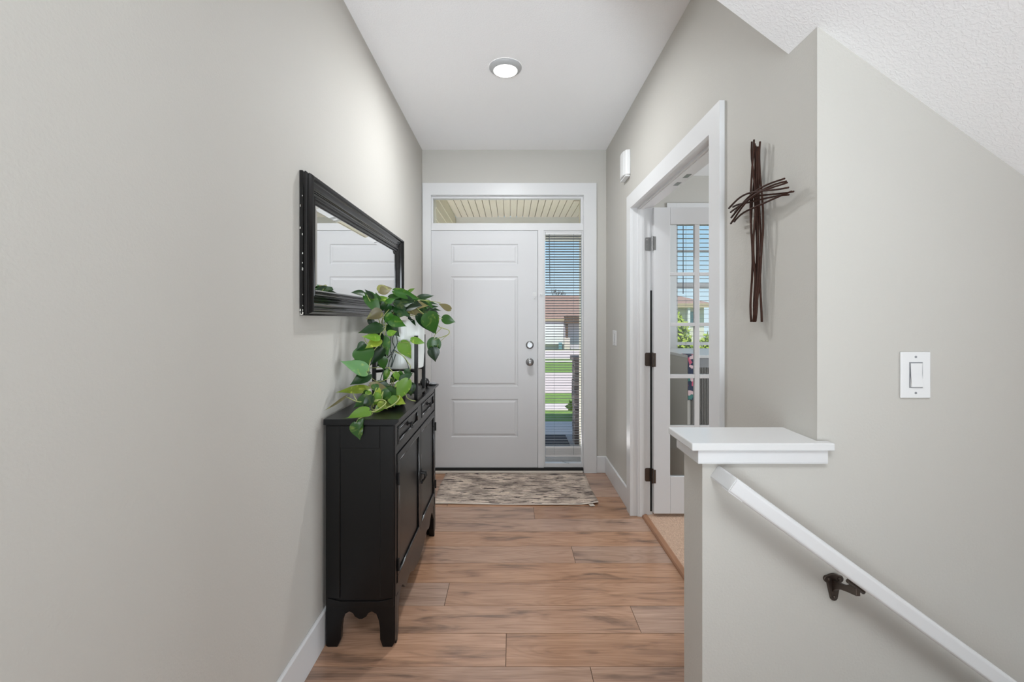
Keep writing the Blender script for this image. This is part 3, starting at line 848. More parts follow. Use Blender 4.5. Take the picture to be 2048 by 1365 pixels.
# sides with arched feet
def side_pts():
    L, Rr = CX0, CX1
    pts = [(L, .896), (L, 0.004), (L+.010, 0), (L+.046, 0), (L+.060, .03), (L+.062, .075)]
    a = L+.062; c = Rr-.062
    pts += [(a+.004, .105), (a+.014, .132), (a+.032, .142), (a+.046, .136), (a+.054, .122), ((a+c)/2-.006, .112), ((a+c)/2+.006, .112), (c-.054, .122), (c-.046, .136), (c-.032, .142), (c-.014, .132), (c-.004, .105)]
    pts += [(c, .075), (c+.001, .03), (c+.012, 0), (Rr-.012, 0), (Rr-.001, .02), (Rr, .05), (Rr, .896)]
    return pts
bd = MB()
for y0, y1 in ((CY0, CY0+.022), (CY1-.022, CY1)): bd.prism(side_pts(), y0, y1, 'Y')
# feet depth along Y (front and back posts)
for xa, xb_ in ((CX1-.030, CX1), (CX0, CX0+.03)):
    for ya, yb_ in ((CY0+.022, CY0+.058), (CY1-.058, CY1-.022)):
        bd.prism([(ya if ya < 2.3 else yb_, 0.0), ((ya+.022) if ya < 2.3 else (yb_-.022), 0.0), (yb_ if ya < 2.3 else ya, .05), (yb_ if ya < 2.3 else ya, .19), (ya if ya < 2.3 else yb_, .19)], xa, xb_, 'X')
# back, bottom, carcass and front frame
bd.box(CX0, CX0+.012, CY0+.022, CY1-.022, .18, .896)
bd.box(CX0+.012, CX1-.02, CY0+.022, CY1-.022, .19, .215)
# scalloped front apron
n_ = 60; ap = []
ya, yb_ = CY0+.022, CY1-.022
for k in range(n_+1):
    q = k/n_; y = ya+(yb_-ya)*q; d = min(q, 1-q)
    if d < .11: zz = .10+.075*math.sin(math.pi/2*max(0, (d-.03))/.08)
    elif d < .2: zz = .175-.05*(1-math.cos(math.pi*(d-.11)/.09))/2
    elif d < .36: zz = .125+.022*math.sin(math.pi*(d-.2)/.16)-.018*(d-.2)/.16
    else: zz = .107-.02*(1-math.cos(math.pi*(d-.36)/.14))/2
    ap.append((y, zz))
bd.prism(ap+[(yb_, .235), (ya, .235)], CX1-.018, CX1-.002, 'X')
# rails and stiles
bd.box(CX1-.02, CX1-.002, CY0+.022, CY1-.022, .875, .896)
bd.box(CX1-.02, CX1-.002, CY0+.022, CY1-.022, .766, .800)
for y0, y1 in ((CY0+.022, CY0+.048), (2.282, 2.376), (CY1-.048, CY1-.022)): bd.box(CX1-.02, CX1-.002, y0, y1, .800, .875)
for y0, y1 in ((CY0+.022, CY0+.030), (CY1-.030, CY1-.022)): bd.box(CX1-.02, CX1-.002, y0, y1, .235, .766)
body = bd.build('body', M['black_paint'], cb, bevel=.002)
# framed side panel moulding on the near side (slightly raised stiles around a recessed board)
sp = MB()
px0, px1, pz0, pz1 = CX0+.058, CX1-.060, .186, .80
sp.box(CX0+.006, px0, CY0-.005, CY0, .20, .89).box(px1, CX1-.004, CY0-.005, CY0, .20, .89).box(px0, px1, CY0-.005, CY0, pz1, .89)
sp.prism([(CX0+.006, .20), (CX0+.006, .165), (CX1-.004, .165), (CX1-.004, .20), (px1, pz0), (px0, pz0)], CY0-.005, CY0, 'Y')
sp.build('side_frame', M['black_paint'], cb, bevel=.0018)
# corner pilaster
pl = MB(); pl.prism([(CX1-.012, CY0-.005), (CX1+.001, CY0+.004), (CX1+.001, CY0+.020), (CX1-.012, CY0+.020)], .20, .73, 'Z'); pl.build('pilaster', M['black_paint'], cb, bevel=.002)
# drawers
def framed(name, y0, y1, z0, z1, w_, parent, xf):
    b = MB(); d = .020
    b.box(xf-d, xf, y0, y1, z0, z0+w_).box(xf-d, xf, y0, y1, z1-w_, z1).box(xf-d, xf, y0, y0+w_, z0+w_, z1-w_).box(xf-d, xf, y1-w_, y1, z0+w_, z1-w_)
    b.box(xf-d, xf-.008, y0+w_, y1-w_, z0+w_, z1-w_)
    o = b.build(name, M['black_paint'], parent, bevel=.0025, seg=3)
    c = MB(); xx = xf-.0035; r_ = .0042; e_ = .001  # beads added along the panel edges to show as highlight lines
    for p, q in (((y0+w_-e_, z0+w_), (y1-w_+e_, z0+w_)), ((y0+w_-e_, z1-w_), (y1-w_+e_, z1-w_)), ((y0+w_, z0+w_), (y0+w_, z1-w_)), ((y1-w_, z0+w_), (y1-w_, z1-w_))):
        c.tube([(xx, p[0], p[1]), (xx, q[0], q[1])], r_, 12)
    c.build('moulding', M['black_gloss'], o, smooth=True)
    return o
for y0, y1 in ((CY0+.050, 2.280), (2.378, CY1-.050)):
    dr = framed('drawer', y0, y1, .802, .873, .010, cb, CX1+.001)
    yc_ = (y0+y1)/2
    b = MB(); b.lathe([(0, 0), (.010, .0), (.010, .003), (.004, .006), (.004, .014), (.009, .018), (.009, .023), (0, .026)], (CX1-.007, yc_, .842), 'X', 14)
    b.tube([(CX1+.010, yc_-.014, .842), (CX1+.014, yc_-.014, .828), (CX1+.016, yc_, .822), (CX1+.014, yc_+.014, .828), (CX1+.010, yc_+.014, .842)], .0028, 8)
    b.build('drawer_pull', M['black_metal'], dr)
# doors
for i, (y0, y1) in enumerate(((CY0+.032, 2.327), (2.331, CY1-.032))):
    dr = framed('door', y0, y1, .238, .763, .030, cb, CX1+.003)
    yy = 2.329+(-.014 if i == 0 else .014)
    b = MB(); b.box(CX1+.003, CX1+.007, yy-.010, yy+.010, .500, .545)
    b.tube([(CX1+.006, yy, .535), (CX1+.026, yy, .532), (CX1+.030, yy, .515), (CX1+.022, yy, .500)], [.005, .006, .006, .004], 8)
    b.lathe([(0, 0), (.006, 0), (.006, .01), (0, .012)], (CX1+.006, yy, .487), 'X', 10)
    b.build('door_pull', M['black_metal'], dr)
    ye = y0 if i == 0 else y1
    for zz in (.665, .315):
        MB().tube([(CX1+.006, ye, zz-.025), (CX1+.006, ye, zz+.025)], .005, 8).build('hinge', M['black_metal'], dr)

# ---------------------------------------------------------------- things on the cabinet
TZ = .9195
# wooden propagation stand
sd = thing('plant_stand', (-.57, 2.33, TZ), 'black four-legged stand carrying the white pot on the cabinet', 'stand')
px_ = .0085
MB().box(-.478, -.478+2*px_, 2.245, 2.262, TZ, 1.236).build('leg', M['black_metal'], sd, bevel=.001)
MB().box(-.686, -.686+2*px_, 2.245, 2.262, TZ, 1.236).build('leg', M['black_metal'], sd, bevel=.001)
MB().box(-.478, -.478+2*px_, 2.438, 2.455, TZ, 1.236).build('leg', M['black_metal'], sd, bevel=.001)
MB().box(-.686, -.686+2*px_, 2.438, 2.455, TZ, 1.236).build('leg', M['black_metal'], sd, bevel=.001)
b = MB()
for xx in (-.478, -.686): b.box(xx, xx+2*px_, 2.262, 2.438, .935, .950)
b.box(-.669, -.478, 2.335, 2.352, .935, .950)
b.build('base_bar', M['black_metal'], sd, bevel=.001)
b = MB(); dgl = Vector((.19, .175, 0)).normalized()
for sgn in (1, -1):
    b.tube([(-.678, 2.350-sgn*.096, 1.059), (-.470, 2.350+sgn*.096, 1.059)], .0075, 4)
b.build('cross_bar', M['black_metal'], sd)
GC = Vector((-.556, 2.350, 1.20)); PZ0, PZ1 = 1.0675, 1.312
gv = thing('potted_pothos', (GC.x, GC.y, PZ0), 'large pothos in a round white pot raised on the black stand', 'potted plant')
b = MB(); b.lathe([(0, 0), (.094, 0), (.102, .006), (.107, .08), (.108, .238), (.107, .2445), (.101, .2445), (.0995, .225), (0, .225)], (GC.x, GC.y, PZ0), 'Z', 48)
b.build('pot', M['ceramic'], gv, smooth=False, bevel=0)
b = MB(); b.lathe([(0, .232), (.05, .231), (.0993, .227)], (GC.x, GC.y, PZ0), 'Z', 24); b.build('soil', M['soil'], gv)

def smooth_path(pts, n=6):
    P = [Vector(p) for p in pts]; out = []
    for i in range(len(P)-1):
        p0 = P[max(i-1, 0)]; p1 = P[i]; p2 = P[i+1]; p3 = P[min(i+2, len(P)-1)]
        for k in range(n):
            t = k/n
            out.append(.5*((2*p1)+(p2-p0)*t+(2*p0-5*p1+4*p2-p3)*t*t+(3*p1-p0-3*p2+p3)*t**3))
    out.append(P[-1]); return out

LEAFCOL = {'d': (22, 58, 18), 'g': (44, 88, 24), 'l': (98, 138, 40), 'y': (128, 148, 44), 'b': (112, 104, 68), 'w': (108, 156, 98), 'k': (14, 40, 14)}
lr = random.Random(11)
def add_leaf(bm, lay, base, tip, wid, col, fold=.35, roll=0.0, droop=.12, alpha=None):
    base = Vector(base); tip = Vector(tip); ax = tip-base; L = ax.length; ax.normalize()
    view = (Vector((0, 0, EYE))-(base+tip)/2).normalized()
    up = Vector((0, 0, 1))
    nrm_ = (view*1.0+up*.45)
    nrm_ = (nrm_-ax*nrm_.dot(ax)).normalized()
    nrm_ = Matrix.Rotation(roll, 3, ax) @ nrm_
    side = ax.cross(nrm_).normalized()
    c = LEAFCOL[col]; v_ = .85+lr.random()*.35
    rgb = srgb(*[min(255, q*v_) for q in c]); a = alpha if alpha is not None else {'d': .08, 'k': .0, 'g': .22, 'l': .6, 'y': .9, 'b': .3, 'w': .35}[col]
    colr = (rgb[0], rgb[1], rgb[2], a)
    wid *= 1.2; tip = base+(tip-base)*1.10; roll += lr.uniform(-.45, .45)
    prof = [(-.08, .22), (-.05, .50), (.03, .78), (.14, .97), (.27, 1.04), (.42, .96), (.57, .77), (.71, .52), (.84, .27), (.94, .10), (1.03, .0)]
    rows = []
    for t, ww in prof:
        y = max(t, 0)
        ctr = base+ax*L*y-nrm_*L*droop*(y*y)-up*0
        row = []
        for s_ in (-1, -.55, 0, .55, 1):
            hw = ww*wid/2
            tb = t if abs(s_) > .5 else max(t, 0.0)
            cc = base+ax*L*(tb if abs(s_) > .5 else y)-nrm_*L*droop*(y*y)
            lift = fold*hw*(abs(s_)**1.3)*1.0-.12*hw*(abs(s_)**4)
            row.append(bm.verts.new(cc+side*hw*s_+nrm_*(lift+lr.uniform(-.0004, .0004))))
        rows.append(row)
    for A, B in zip(rows, rows[1:]):
        for i in range(4):
            f = bm.faces.new((A[i], A[i+1], B[i+1], B[i])); f.smooth = True
            for lp in f.loops: lp[lay] = colr

def foliage(leaves, parent, stems):
    bm = bmesh.new(); lay = bm.loops.layers.float_color.new('leaf_col')
    for L in leaves: add_leaf(bm, lay, *L[:4], **(L[4] if len(L) > 4 else {}))
    for v in bm.verts:          # leaves lie on the cabinet top and stay clear of wall, mirror and pot
        c = v.co
        if c.y > 1.808 and c.x < -.444 and c.z < TZ+.003: c.z = TZ+.003+(c.z-TZ)*.02
        if c.x < XL+.004: c.x = XL+.004
        if c.z > 1.325 and c.x < XL+.05: c.x = XL+.05
        d_ = Vector((c.x-GC.x, c.y-GC.y)); 
        if d_.length < .111 and PZ0-.005 < c.z < PZ1+.004:
            d_.normalize(); c.x = GC.x+d_.x*.111; c.y = GC.y+d_.y*.111
    me = bpy.data.meshes.new('foliage'); bm.to_mesh(me); bm.free(); me.materials.append(M['leaf'])
    o = bpy.data.objects.new('foliage', me); COL.objects.link(o); o.parent = parent
    o.matrix_parent_inverse = Matrix.Translation(-Vector(parent.location))
    b = MB()
    for pts, r0, r1 in stems:
        q = smooth_path(pts); n = len(q)
        b.tube(q, [r0+(r1-r0)*i/(n-1) for i in range(n)], 6)
    b.build('vines', M['vine'], parent, smooth=True)
C = lambda x, y, Y: at(620+x/3.79, 540+y/3.79, Y)
def LF(bx, by, tx, ty, wd, col, Y, dY=0, **kw):
    """leaf from crop coordinates: base, tip, width in crop pixels, depth of base and depth change to tip"""
    ym = Y+dY/2
    return (C(bx, by, Y), C(tx, ty, Y+dY), wd/3.79*ym/FPX, col, kw)
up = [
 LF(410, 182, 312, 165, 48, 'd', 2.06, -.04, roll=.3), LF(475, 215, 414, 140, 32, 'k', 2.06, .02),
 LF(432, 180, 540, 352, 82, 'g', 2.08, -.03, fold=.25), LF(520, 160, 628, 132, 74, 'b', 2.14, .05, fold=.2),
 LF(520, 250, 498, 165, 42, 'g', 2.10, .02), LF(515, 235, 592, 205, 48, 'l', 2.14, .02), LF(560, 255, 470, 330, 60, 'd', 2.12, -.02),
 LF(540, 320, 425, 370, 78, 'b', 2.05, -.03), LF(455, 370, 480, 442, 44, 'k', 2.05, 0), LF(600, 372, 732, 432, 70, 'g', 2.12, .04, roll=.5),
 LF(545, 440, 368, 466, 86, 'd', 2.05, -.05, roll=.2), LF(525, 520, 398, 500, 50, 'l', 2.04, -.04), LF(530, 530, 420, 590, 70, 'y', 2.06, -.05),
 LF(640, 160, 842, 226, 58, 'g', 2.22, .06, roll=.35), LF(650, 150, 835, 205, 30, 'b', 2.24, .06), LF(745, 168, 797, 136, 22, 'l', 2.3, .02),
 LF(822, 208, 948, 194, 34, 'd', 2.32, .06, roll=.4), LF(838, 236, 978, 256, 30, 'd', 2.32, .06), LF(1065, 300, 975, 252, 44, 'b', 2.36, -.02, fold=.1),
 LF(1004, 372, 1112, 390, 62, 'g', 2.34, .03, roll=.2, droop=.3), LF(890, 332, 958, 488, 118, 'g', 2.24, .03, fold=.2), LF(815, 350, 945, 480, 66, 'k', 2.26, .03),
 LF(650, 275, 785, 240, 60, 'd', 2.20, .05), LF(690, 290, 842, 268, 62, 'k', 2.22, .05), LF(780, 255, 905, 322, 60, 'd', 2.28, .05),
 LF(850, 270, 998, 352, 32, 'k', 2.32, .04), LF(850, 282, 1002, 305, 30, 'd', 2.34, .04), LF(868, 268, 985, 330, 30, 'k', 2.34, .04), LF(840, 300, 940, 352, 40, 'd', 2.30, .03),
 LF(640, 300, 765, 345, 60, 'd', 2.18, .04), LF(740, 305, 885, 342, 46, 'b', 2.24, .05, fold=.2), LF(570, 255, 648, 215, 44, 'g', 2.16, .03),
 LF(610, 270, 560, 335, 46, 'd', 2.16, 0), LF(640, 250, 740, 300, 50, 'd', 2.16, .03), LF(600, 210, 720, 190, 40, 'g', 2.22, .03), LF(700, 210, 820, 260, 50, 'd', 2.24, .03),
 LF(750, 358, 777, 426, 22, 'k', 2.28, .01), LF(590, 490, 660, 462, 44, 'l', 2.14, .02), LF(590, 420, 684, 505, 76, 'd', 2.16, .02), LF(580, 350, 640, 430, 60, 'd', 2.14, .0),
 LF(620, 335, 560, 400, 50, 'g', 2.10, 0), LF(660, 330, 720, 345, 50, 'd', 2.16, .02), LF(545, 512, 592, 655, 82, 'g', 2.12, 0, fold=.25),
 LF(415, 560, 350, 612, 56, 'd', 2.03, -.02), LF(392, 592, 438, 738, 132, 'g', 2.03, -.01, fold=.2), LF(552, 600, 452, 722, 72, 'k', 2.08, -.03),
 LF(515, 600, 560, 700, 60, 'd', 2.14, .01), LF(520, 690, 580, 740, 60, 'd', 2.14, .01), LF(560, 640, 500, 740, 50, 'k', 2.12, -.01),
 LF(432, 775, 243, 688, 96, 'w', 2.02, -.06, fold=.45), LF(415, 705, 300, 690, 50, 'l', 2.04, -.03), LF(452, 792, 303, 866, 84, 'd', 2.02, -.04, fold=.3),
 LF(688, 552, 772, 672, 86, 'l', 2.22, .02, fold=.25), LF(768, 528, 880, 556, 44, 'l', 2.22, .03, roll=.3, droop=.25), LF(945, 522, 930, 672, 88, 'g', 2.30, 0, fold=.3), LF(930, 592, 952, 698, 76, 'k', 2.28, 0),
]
C2 = C
ups = [
 ([(GC.x, GC.y, GC.z+.105), C(560, 420, 2.22), C(555, 360, 2.14), C(600, 300, 2.16)], .0032, .002),
 ([(GC.x+.01, GC.y-.01, GC.z+.105), C(600, 400, 2.24), C(640, 320, 2.22), C(760, 250, 2.26), C(840, 230, 2.32), C(990, 250, 2.36)], .003, .0014),
 ([(GC.x-.01, GC.y-.02, GC.z+.105), C(550, 440, 2.18), C(520, 370, 2.10), C(430, 190, 2.06)], .003, .0016),
 ([(GC.x-.02, GC.y-.03, GC.z+.105), C(545, 470, 2.12), C(520, 560, 2.08), C(470, 640, 2.05), C(440, 775, 2.02)], .003, .0018),
 ([C(545, 470, 2.12), C(420, 500, 2.05), C(440, 560, 2.05), C(540, 560, 2.06)], .0022, .0014),
 ([C(555, 360, 2.14), C(575, 420, 2.12), C(560, 500, 2.12)], .002, .0015),
 ([C(640, 320, 2.22), C(900, 370, 2.3), C(1005, 370, 2.34)], .002, .0012),
 ([C(760, 250, 2.26), C(965, 420, 2.3), C(1000, 440, 2.3), C(1052, 460, 2.3), C(1045, 492, 2.3), C(970, 520, 2.3), C(900, 548, 2.3)], .0022, .002),
 ([C(1000, 440, 2.3), C(950, 490, 2.3), C(940, 525, 2.3)], .0018, .0012), ([C(1045, 492, 2.3), C(975, 560, 2.3), C(965, 610, 2.28)], .0014, .001),
 ([(GC.x+.02, GC.y-.03, GC.z+.105), C(660, 520, 2.24), C(690, 552, 2.22)], .0018, .0012), ([C(690, 552, 2.22), C(755, 548, 2.22), C(772, 528, 2.22)], .0014, .001),
 ([C(452, 792, 2.02), C(400, 760, 2.03), C(432, 775, 2.02)], .0015, .001),
]
for _ in range(26):
    bx_, by_ = lr.uniform(560, 880), lr.uniform(230, 320)
    an = lr.uniform(-.5, 1.1); L_ = lr.uniform(70, 120)
    up.append(LF(bx_, by_, bx_+L_*math.cos(an)*(1 if bx_ > 640 else lr.choice((-1, 1))), by_+L_*math.sin(an)*.7, lr.uniform(34, 62), lr.choice('ddkkgdb'), 2.22+.12*(bx_-560)/320, lr.uniform(-.03, .05)))
for _ in range(14):
    bx_, by_ = lr.uniform(430, 560), lr.uniform(400, 700)
    an = lr.uniform(.6, 2.6); L_ = lr.uniform(70, 110)
    up.append(LF(bx_, by_, bx_+L_*math.cos(an), by_+L_*math.sin(an), lr.uniform(40, 66), lr.choice('dkdgg'), lr.uniform(2.08, 2.16), lr.uniform(-.03, .03)))
foliage(up, gv, ups)
# dark bare stems trailing down the front of the pot
b = MB()
for pts in ([C(640, 470, 2.20), C(625, 540, 2.19), C(640, 600, 2.19), C(600, 700, 2.18), C(600, 760, 2.16)], [C(655, 500, 2.20), C(660, 560, 2.19), C(625, 620, 2.19), C(605, 650, 2.18), C(560, 690, 2.17)],
            [C(615, 480, 2.19), C(610, 600, 2.18), C(625, 680, 2.18), C(610, 740, 2.17)], [C(640, 610, 2.19), C(700, 650, 2.20), C(735, 700, 2.20), C(752, 765, 2.16)], [C(650, 640, 2.19), C(630, 700, 2.18), C(618, 740, 2.17)],
            [C(580, 500, 2.17), C(590, 590, 2.17), C(560, 660, 2.16)], [C(560, 750, 2.14), C(545, 800, 2.13), C(530, 850, 2.12)]):
    b.tube(smooth_path(pts, 5), .0021, 6)
b.build('bare_stems', M['dark_vine'], gv)

# small potted pothos in front of the stand
pp = thing('potted_pothos', (-.560, 2.13, TZ), 'small pothos in a low black pot trailing over the near end of the cabinet', 'potted plant')
PCt = Vector((-.560, 2.13, TZ))
b = MB(); b.lathe([(0, 0), (.050, 0), (.062, .01), (.068, .05), (.070, .075), (.064, .075), (.060, .062), (0, .062)], tuple(PCt), 'Z', 36)
b.build('pot', M['pot'], pp, smooth=True)
b = MB(); b.lathe([(.0, .066), (.04, .067), (.061, .064)], tuple(PCt), 'Z', 24); b.build('soil', M['soil'], pp)
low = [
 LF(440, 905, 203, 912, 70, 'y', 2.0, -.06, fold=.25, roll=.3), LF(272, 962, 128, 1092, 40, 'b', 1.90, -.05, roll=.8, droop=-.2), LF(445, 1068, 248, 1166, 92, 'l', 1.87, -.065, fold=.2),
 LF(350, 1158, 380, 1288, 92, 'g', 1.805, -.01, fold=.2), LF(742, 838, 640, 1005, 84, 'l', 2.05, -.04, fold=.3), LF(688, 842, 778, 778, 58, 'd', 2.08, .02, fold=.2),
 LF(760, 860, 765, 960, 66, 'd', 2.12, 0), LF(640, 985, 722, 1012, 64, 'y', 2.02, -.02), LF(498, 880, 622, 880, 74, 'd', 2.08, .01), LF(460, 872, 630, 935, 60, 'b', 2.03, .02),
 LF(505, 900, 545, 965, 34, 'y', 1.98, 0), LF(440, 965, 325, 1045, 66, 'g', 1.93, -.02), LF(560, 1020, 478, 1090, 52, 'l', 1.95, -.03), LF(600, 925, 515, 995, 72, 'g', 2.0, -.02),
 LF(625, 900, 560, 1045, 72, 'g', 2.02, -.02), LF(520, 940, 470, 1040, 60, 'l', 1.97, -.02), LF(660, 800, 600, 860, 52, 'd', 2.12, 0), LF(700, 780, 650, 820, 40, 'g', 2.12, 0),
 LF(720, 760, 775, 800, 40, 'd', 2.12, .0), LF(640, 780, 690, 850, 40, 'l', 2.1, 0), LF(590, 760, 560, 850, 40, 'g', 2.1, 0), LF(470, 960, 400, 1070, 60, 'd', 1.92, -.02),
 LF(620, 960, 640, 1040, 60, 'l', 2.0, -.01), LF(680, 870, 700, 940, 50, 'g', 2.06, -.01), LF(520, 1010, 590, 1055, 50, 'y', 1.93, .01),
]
lows = [
 ([PCt+Vector((0, 0, .07)), C(640, 800, 2.1), C(600, 750, 2.1), C(590, 740, 2.12), C(450, 745, 2.1)], .0024, .0016),
 ([PCt+Vector((-.01, 0, .07)), C(620, 820, 2.1), C(520, 850, 2.08), C(440, 800, 2.04)], .002, .0014),
 ([PCt+Vector((0, -.03, .07)), C(680, 960, 2.02), C(620, 1030, 1.97), C(520, 1060, 1.93), C(470, 1055, 1.93), C(480, 1000, 1.94), C(540, 985, 1.95), C(575, 1010, 1.94), C(500, 1070, 1.90), C(440, 1075, 1.87)], .0032, .0026),
 ([C(480, 1040, 1.93), C(475, 970, 1.95), C(505, 895, 1.98)], .002, .0015), ([C(480, 1070, 1.9), C(465, 1100, 1.88), C(430, 1110, 1.87)], .002, .0015),
 ([C(440, 1000, 1.93), C(360, 1000, 1.92), C(300, 975, 1.91), C(272, 962, 1.90)], .0024, .0016), ([C(360, 1000, 1.92), C(335, 960, 1.94), C(325, 930, 1.96)], .0022, .0016),
 ([C(440, 1000, 1.93), C(520, 990, 1.95), PCt+Vector((-.02, -.05, .07))], .0024, .0024),
 ([PCt+Vector((.01, 0, .07)), C(755, 760, 2.15), C(740, 700, 2.16), C(700, 650, 2.16), C(640, 620, 2.18)], .002, .0018),
 ([PCt+Vector((.02, -.02, .07)), C(745, 838, 2.06)], .002, .0014), ([C(720, 925, 2.1), C(735, 970, 2.08), C(770, 990, 2.07), C(800, 995, 2.07)], .0022, .0018),
 ([C(430, 1110, 1.87), C(370, 1130, 1.82), C(352, 1158, 1.805)], .0018, .0014), ([C(540, 960, 1.95), C(555, 920, 1.96), C(545, 985, 1.95)], .0018, .0012),
]
for _ in range(16):
    bx_, by_ = lr.uniform(430, 700), lr.uniform(860, 1010)
    an = lr.uniform(.2, 2.9); L_ = lr.uniform(60, 100)
    low.append(LF(bx_, by_, bx_+L_*math.cos(an), by_+L_*math.sin(an)*.7, lr.uniform(38, 60), lr.choice('dgglgy'), 1.96+.12*(bx_-430)/270, lr.uniform(-.03, .02)))
foliage(low, pp, lows)

# cord and small things behind the stand
p_ = lambda px, py: at(px, py, .4005*FPX/(py-638))
b = MB(); q = smooth_path([at(822, 769, 2.78), at(836, 770, 2.76), at(850, 771, 2.75), at(862, 769, 2.77), at(858, 767, 2.79), at(838, 766, 2.79), at(826, 767, 2.79)], 6)
q = [Vector((min(v.x, -.462), v.y, TZ+.0035)) for v in q]
tag(b.tube(q, .003, 7).build('coiled_cord', M['root']), 'thin brown cord looped on the far end of the cabinet top', 'cord')
b = MB(); b.lathe([(0, 0), (.014, 0), (.026, .016), (.028, .030), (.020, .046), (.010, .052), (0, .053)], (-.508, 2.68, TZ), 'Z', 20)
tag(b.build('small_ornament', M['pot'], smooth=True), 'small round black ornament behind the short post of the stand', 'ornament')
b = MB(); b.lathe([(0, .001), (.024, .001), (.030, .006), (.032, .010), (.028, .009), (.018, .005), (0, .004)], (-.482, 2.765, TZ), 'Z', 24)
tag(b.build('small_dish', M['slat'], smooth=True), 'tiny pale dish at the far front corner of the cabinet top', 'dish')

# ---------------------------------------------------------------- rug
def rug():
    bm = bmesh.new(); nx, ny = 48, 24
    top = [[None]*(ny+1) for _ in range(nx+1)]; bot = [[None]*(ny+1) for _ in range(nx+1)]
    for i in range(nx+1):
        for j in range(ny+1):
            u, v = i/nx, j/ny
            x = -.555+1.175*u+.003*math.sin(9*v); y = 3.235+.625*v+.007*math.sin(5*u+1)
            y += -.012*(1-v)*math.sin(math.pi*u)
            z = .009+.0012*math.sin(12*u+3*v)+.014*max(0, u-.9)*10*max(0, .18-v)/.18
            top[i][j] = bm.verts.new((x, y, z)); bot[i][j] = bm.verts.new((x, y, z-.0075))
    for i in range(nx):
        for j in range(ny):
            bm.faces.new((top[i][j], top[i+1][j], top[i+1][j+1], top[i][j+1])); bm.faces.new((bot[i][j], bot[i][j+1], bot[i+1][j+1], bot[i+1][j]))
    for i in range(nx):
        bm.faces.new((top[i][0], bot[i][0], bot[i+1][0], top[i+1][0])); bm.faces.new((top[i][ny], top[i+1][ny], bot[i+1][ny], bot[i][ny]))
    for j in range(ny):
        bm.faces.new((top[0][j], top[0][j+1], bot[0][j+1], bot[0][j])); bm.faces.new((top[nx][j], bot[nx][j], bot[nx][j+1], top[nx][j+1]))
    b = MB(); b.bm.free(); b.bm = bm
    o = b.build('rug', M['rug'], smooth=True)
    return tag(o, 'small beige and dark brown streaked rug in front of the front door', 'rug')
rg = rug()
b = MB(); b.prism([(.548, 3.232), (.582, 3.236), (.590, 3.196), (.556, 3.190)], .004, .0065, 'Z')
b.build('care_tag', M['sill'], rg)['label'] = 'pale fabric care tag'
b = MB()
pts = [(-.555+1.175*k/48, 3.235+.007*math.sin(5*k/48+1)-.012*math.sin(math.pi*k/48)-.002, .0065+.0012*math.sin(12*k/48)+(.014*max(0, k/48-.9)*10)) for k in range(49)]
b.tube(pts, .0045, 6); b.build('binding', M['sill'], rg)

# ---------------------------------------------------------------- office
struct(MB().box(XR+WT, 4.1, 1.35, 1.45, 0, H).build('wall_office_near', M['wall']), 'greige near wall of the office', 'wall')
WX0, WX1, WZ0, WZ1 = 1.672, 3.15, .80, 2.392
o = MB().prism([(XR+WT, 0), (4.1, 0), (4.1, H), (XR+WT, H)], 4.61, 4.612, 'Y')
o.bm.free(); o.bm = bmesh.new()
o.box(.72, WX0, 4.61, 4.75, -.4, H).box(WX1, 4.1, 4.61, 4.75, -.4, H).box(WX0, WX1, 4.61, 4.75, -.4, WZ0).box(WX0, WX1, 4.61, 4.75, WZ1, H)
struct(o.build('wall_office_front', M['wall']), 'greige office wall with the blind-covered window', 'wall')
struct(MB().box(4.0, 4.1, 1.45, 4.61, 0, H).build('wall_office_right', M['wall']), 'greige far side wall of the office', 'wall')
struct(MB().box(XR+WT-.02, .931, YE+.13, 4.61, 0, H).build('wall_office_left', M['wall']), 'greige office wall next to the porch', 'wall')
struct(MB().box(XR+WT, 4.1, 1.35, 4.75, H, H+.1).build('ceiling_office', M['ceiling']), 'white office ceiling', 'ceiling')
w3 = MB(); CW = .098
w3.box(WX0-CW, WX0, 4.590, 4.61, WZ0-CW, WZ1+CW).box(WX1, WX1+CW, 4.590, 4.61, WZ0-CW, WZ1+CW).box(WX0, WX1, 4.590, 4.61, WZ1, WZ1+CW).box(WX0, WX1, 4.590, 4.61, WZ0-CW, WZ0)
w3.box(WX0-CW-.02, WX1+CW+.02, 4.562, 4.61, WZ0-.0, WZ0+.02)
window_frame(w3, WX0, WX1, WZ0+.02, WZ1, .035, 4.66, 4.72)
w3.box(WX0+.035, WX1-.035, 4.67, 4.71, 1.630, 1.692).box(WX0+.035, WX1-.035, 4.68, 4.70, 2.005, 2.028)
w3 = struct(w3.build('window_3', M['white'], bevel=.0015), 'office window with horizontal bars behind a wide-slat blind', 'window')
MB().box(WX0+.035, WX1-.035, 4.688, 4.692, WZ0+.055, WZ1-.035).build('pane', M['glass'], w3)
wb = thing('window_blind', (2.4, 4.64, WZ1), 'white wide-slat blind in the office window behind the French door', 'blind')
MB().box(WX0+.005, WX1-.005, 4.615, 4.655, WZ1-.05, WZ1-.002).build('head_rail', M['white'], wb)
b = MB(); z = 2.318
while z > 1.10:
    b.box(WX0+.006, WX1-.006, 4.615, 4.655, z-.0015, z+.0015); z -= .0452
b.build('slats', M['slat'], wb)
MB().box(WX0+.006, WX1-.006, 4.612, 4.658, 1.052, 1.082).build('bottom_rail', M['white'], wb)
b = MB(); xx = (1366-1022)*4.61/FPX; b.tube([(xx, 4.606, 2.36), (xx, 4.606, EYE-(588-638)*4.61/FPX)], .0045, 8); b.build('wand', M['wand'], wb)
b = MB(); xx = (1372-1022)*4.61/FPX
for q in (xx, xx+.5, xx+1.0): b.tube([(q, 4.610, 1.06), (q, 4.610, 2.36)], .0014, 5)
b.build('ladder_cord', M['slat'], wb)
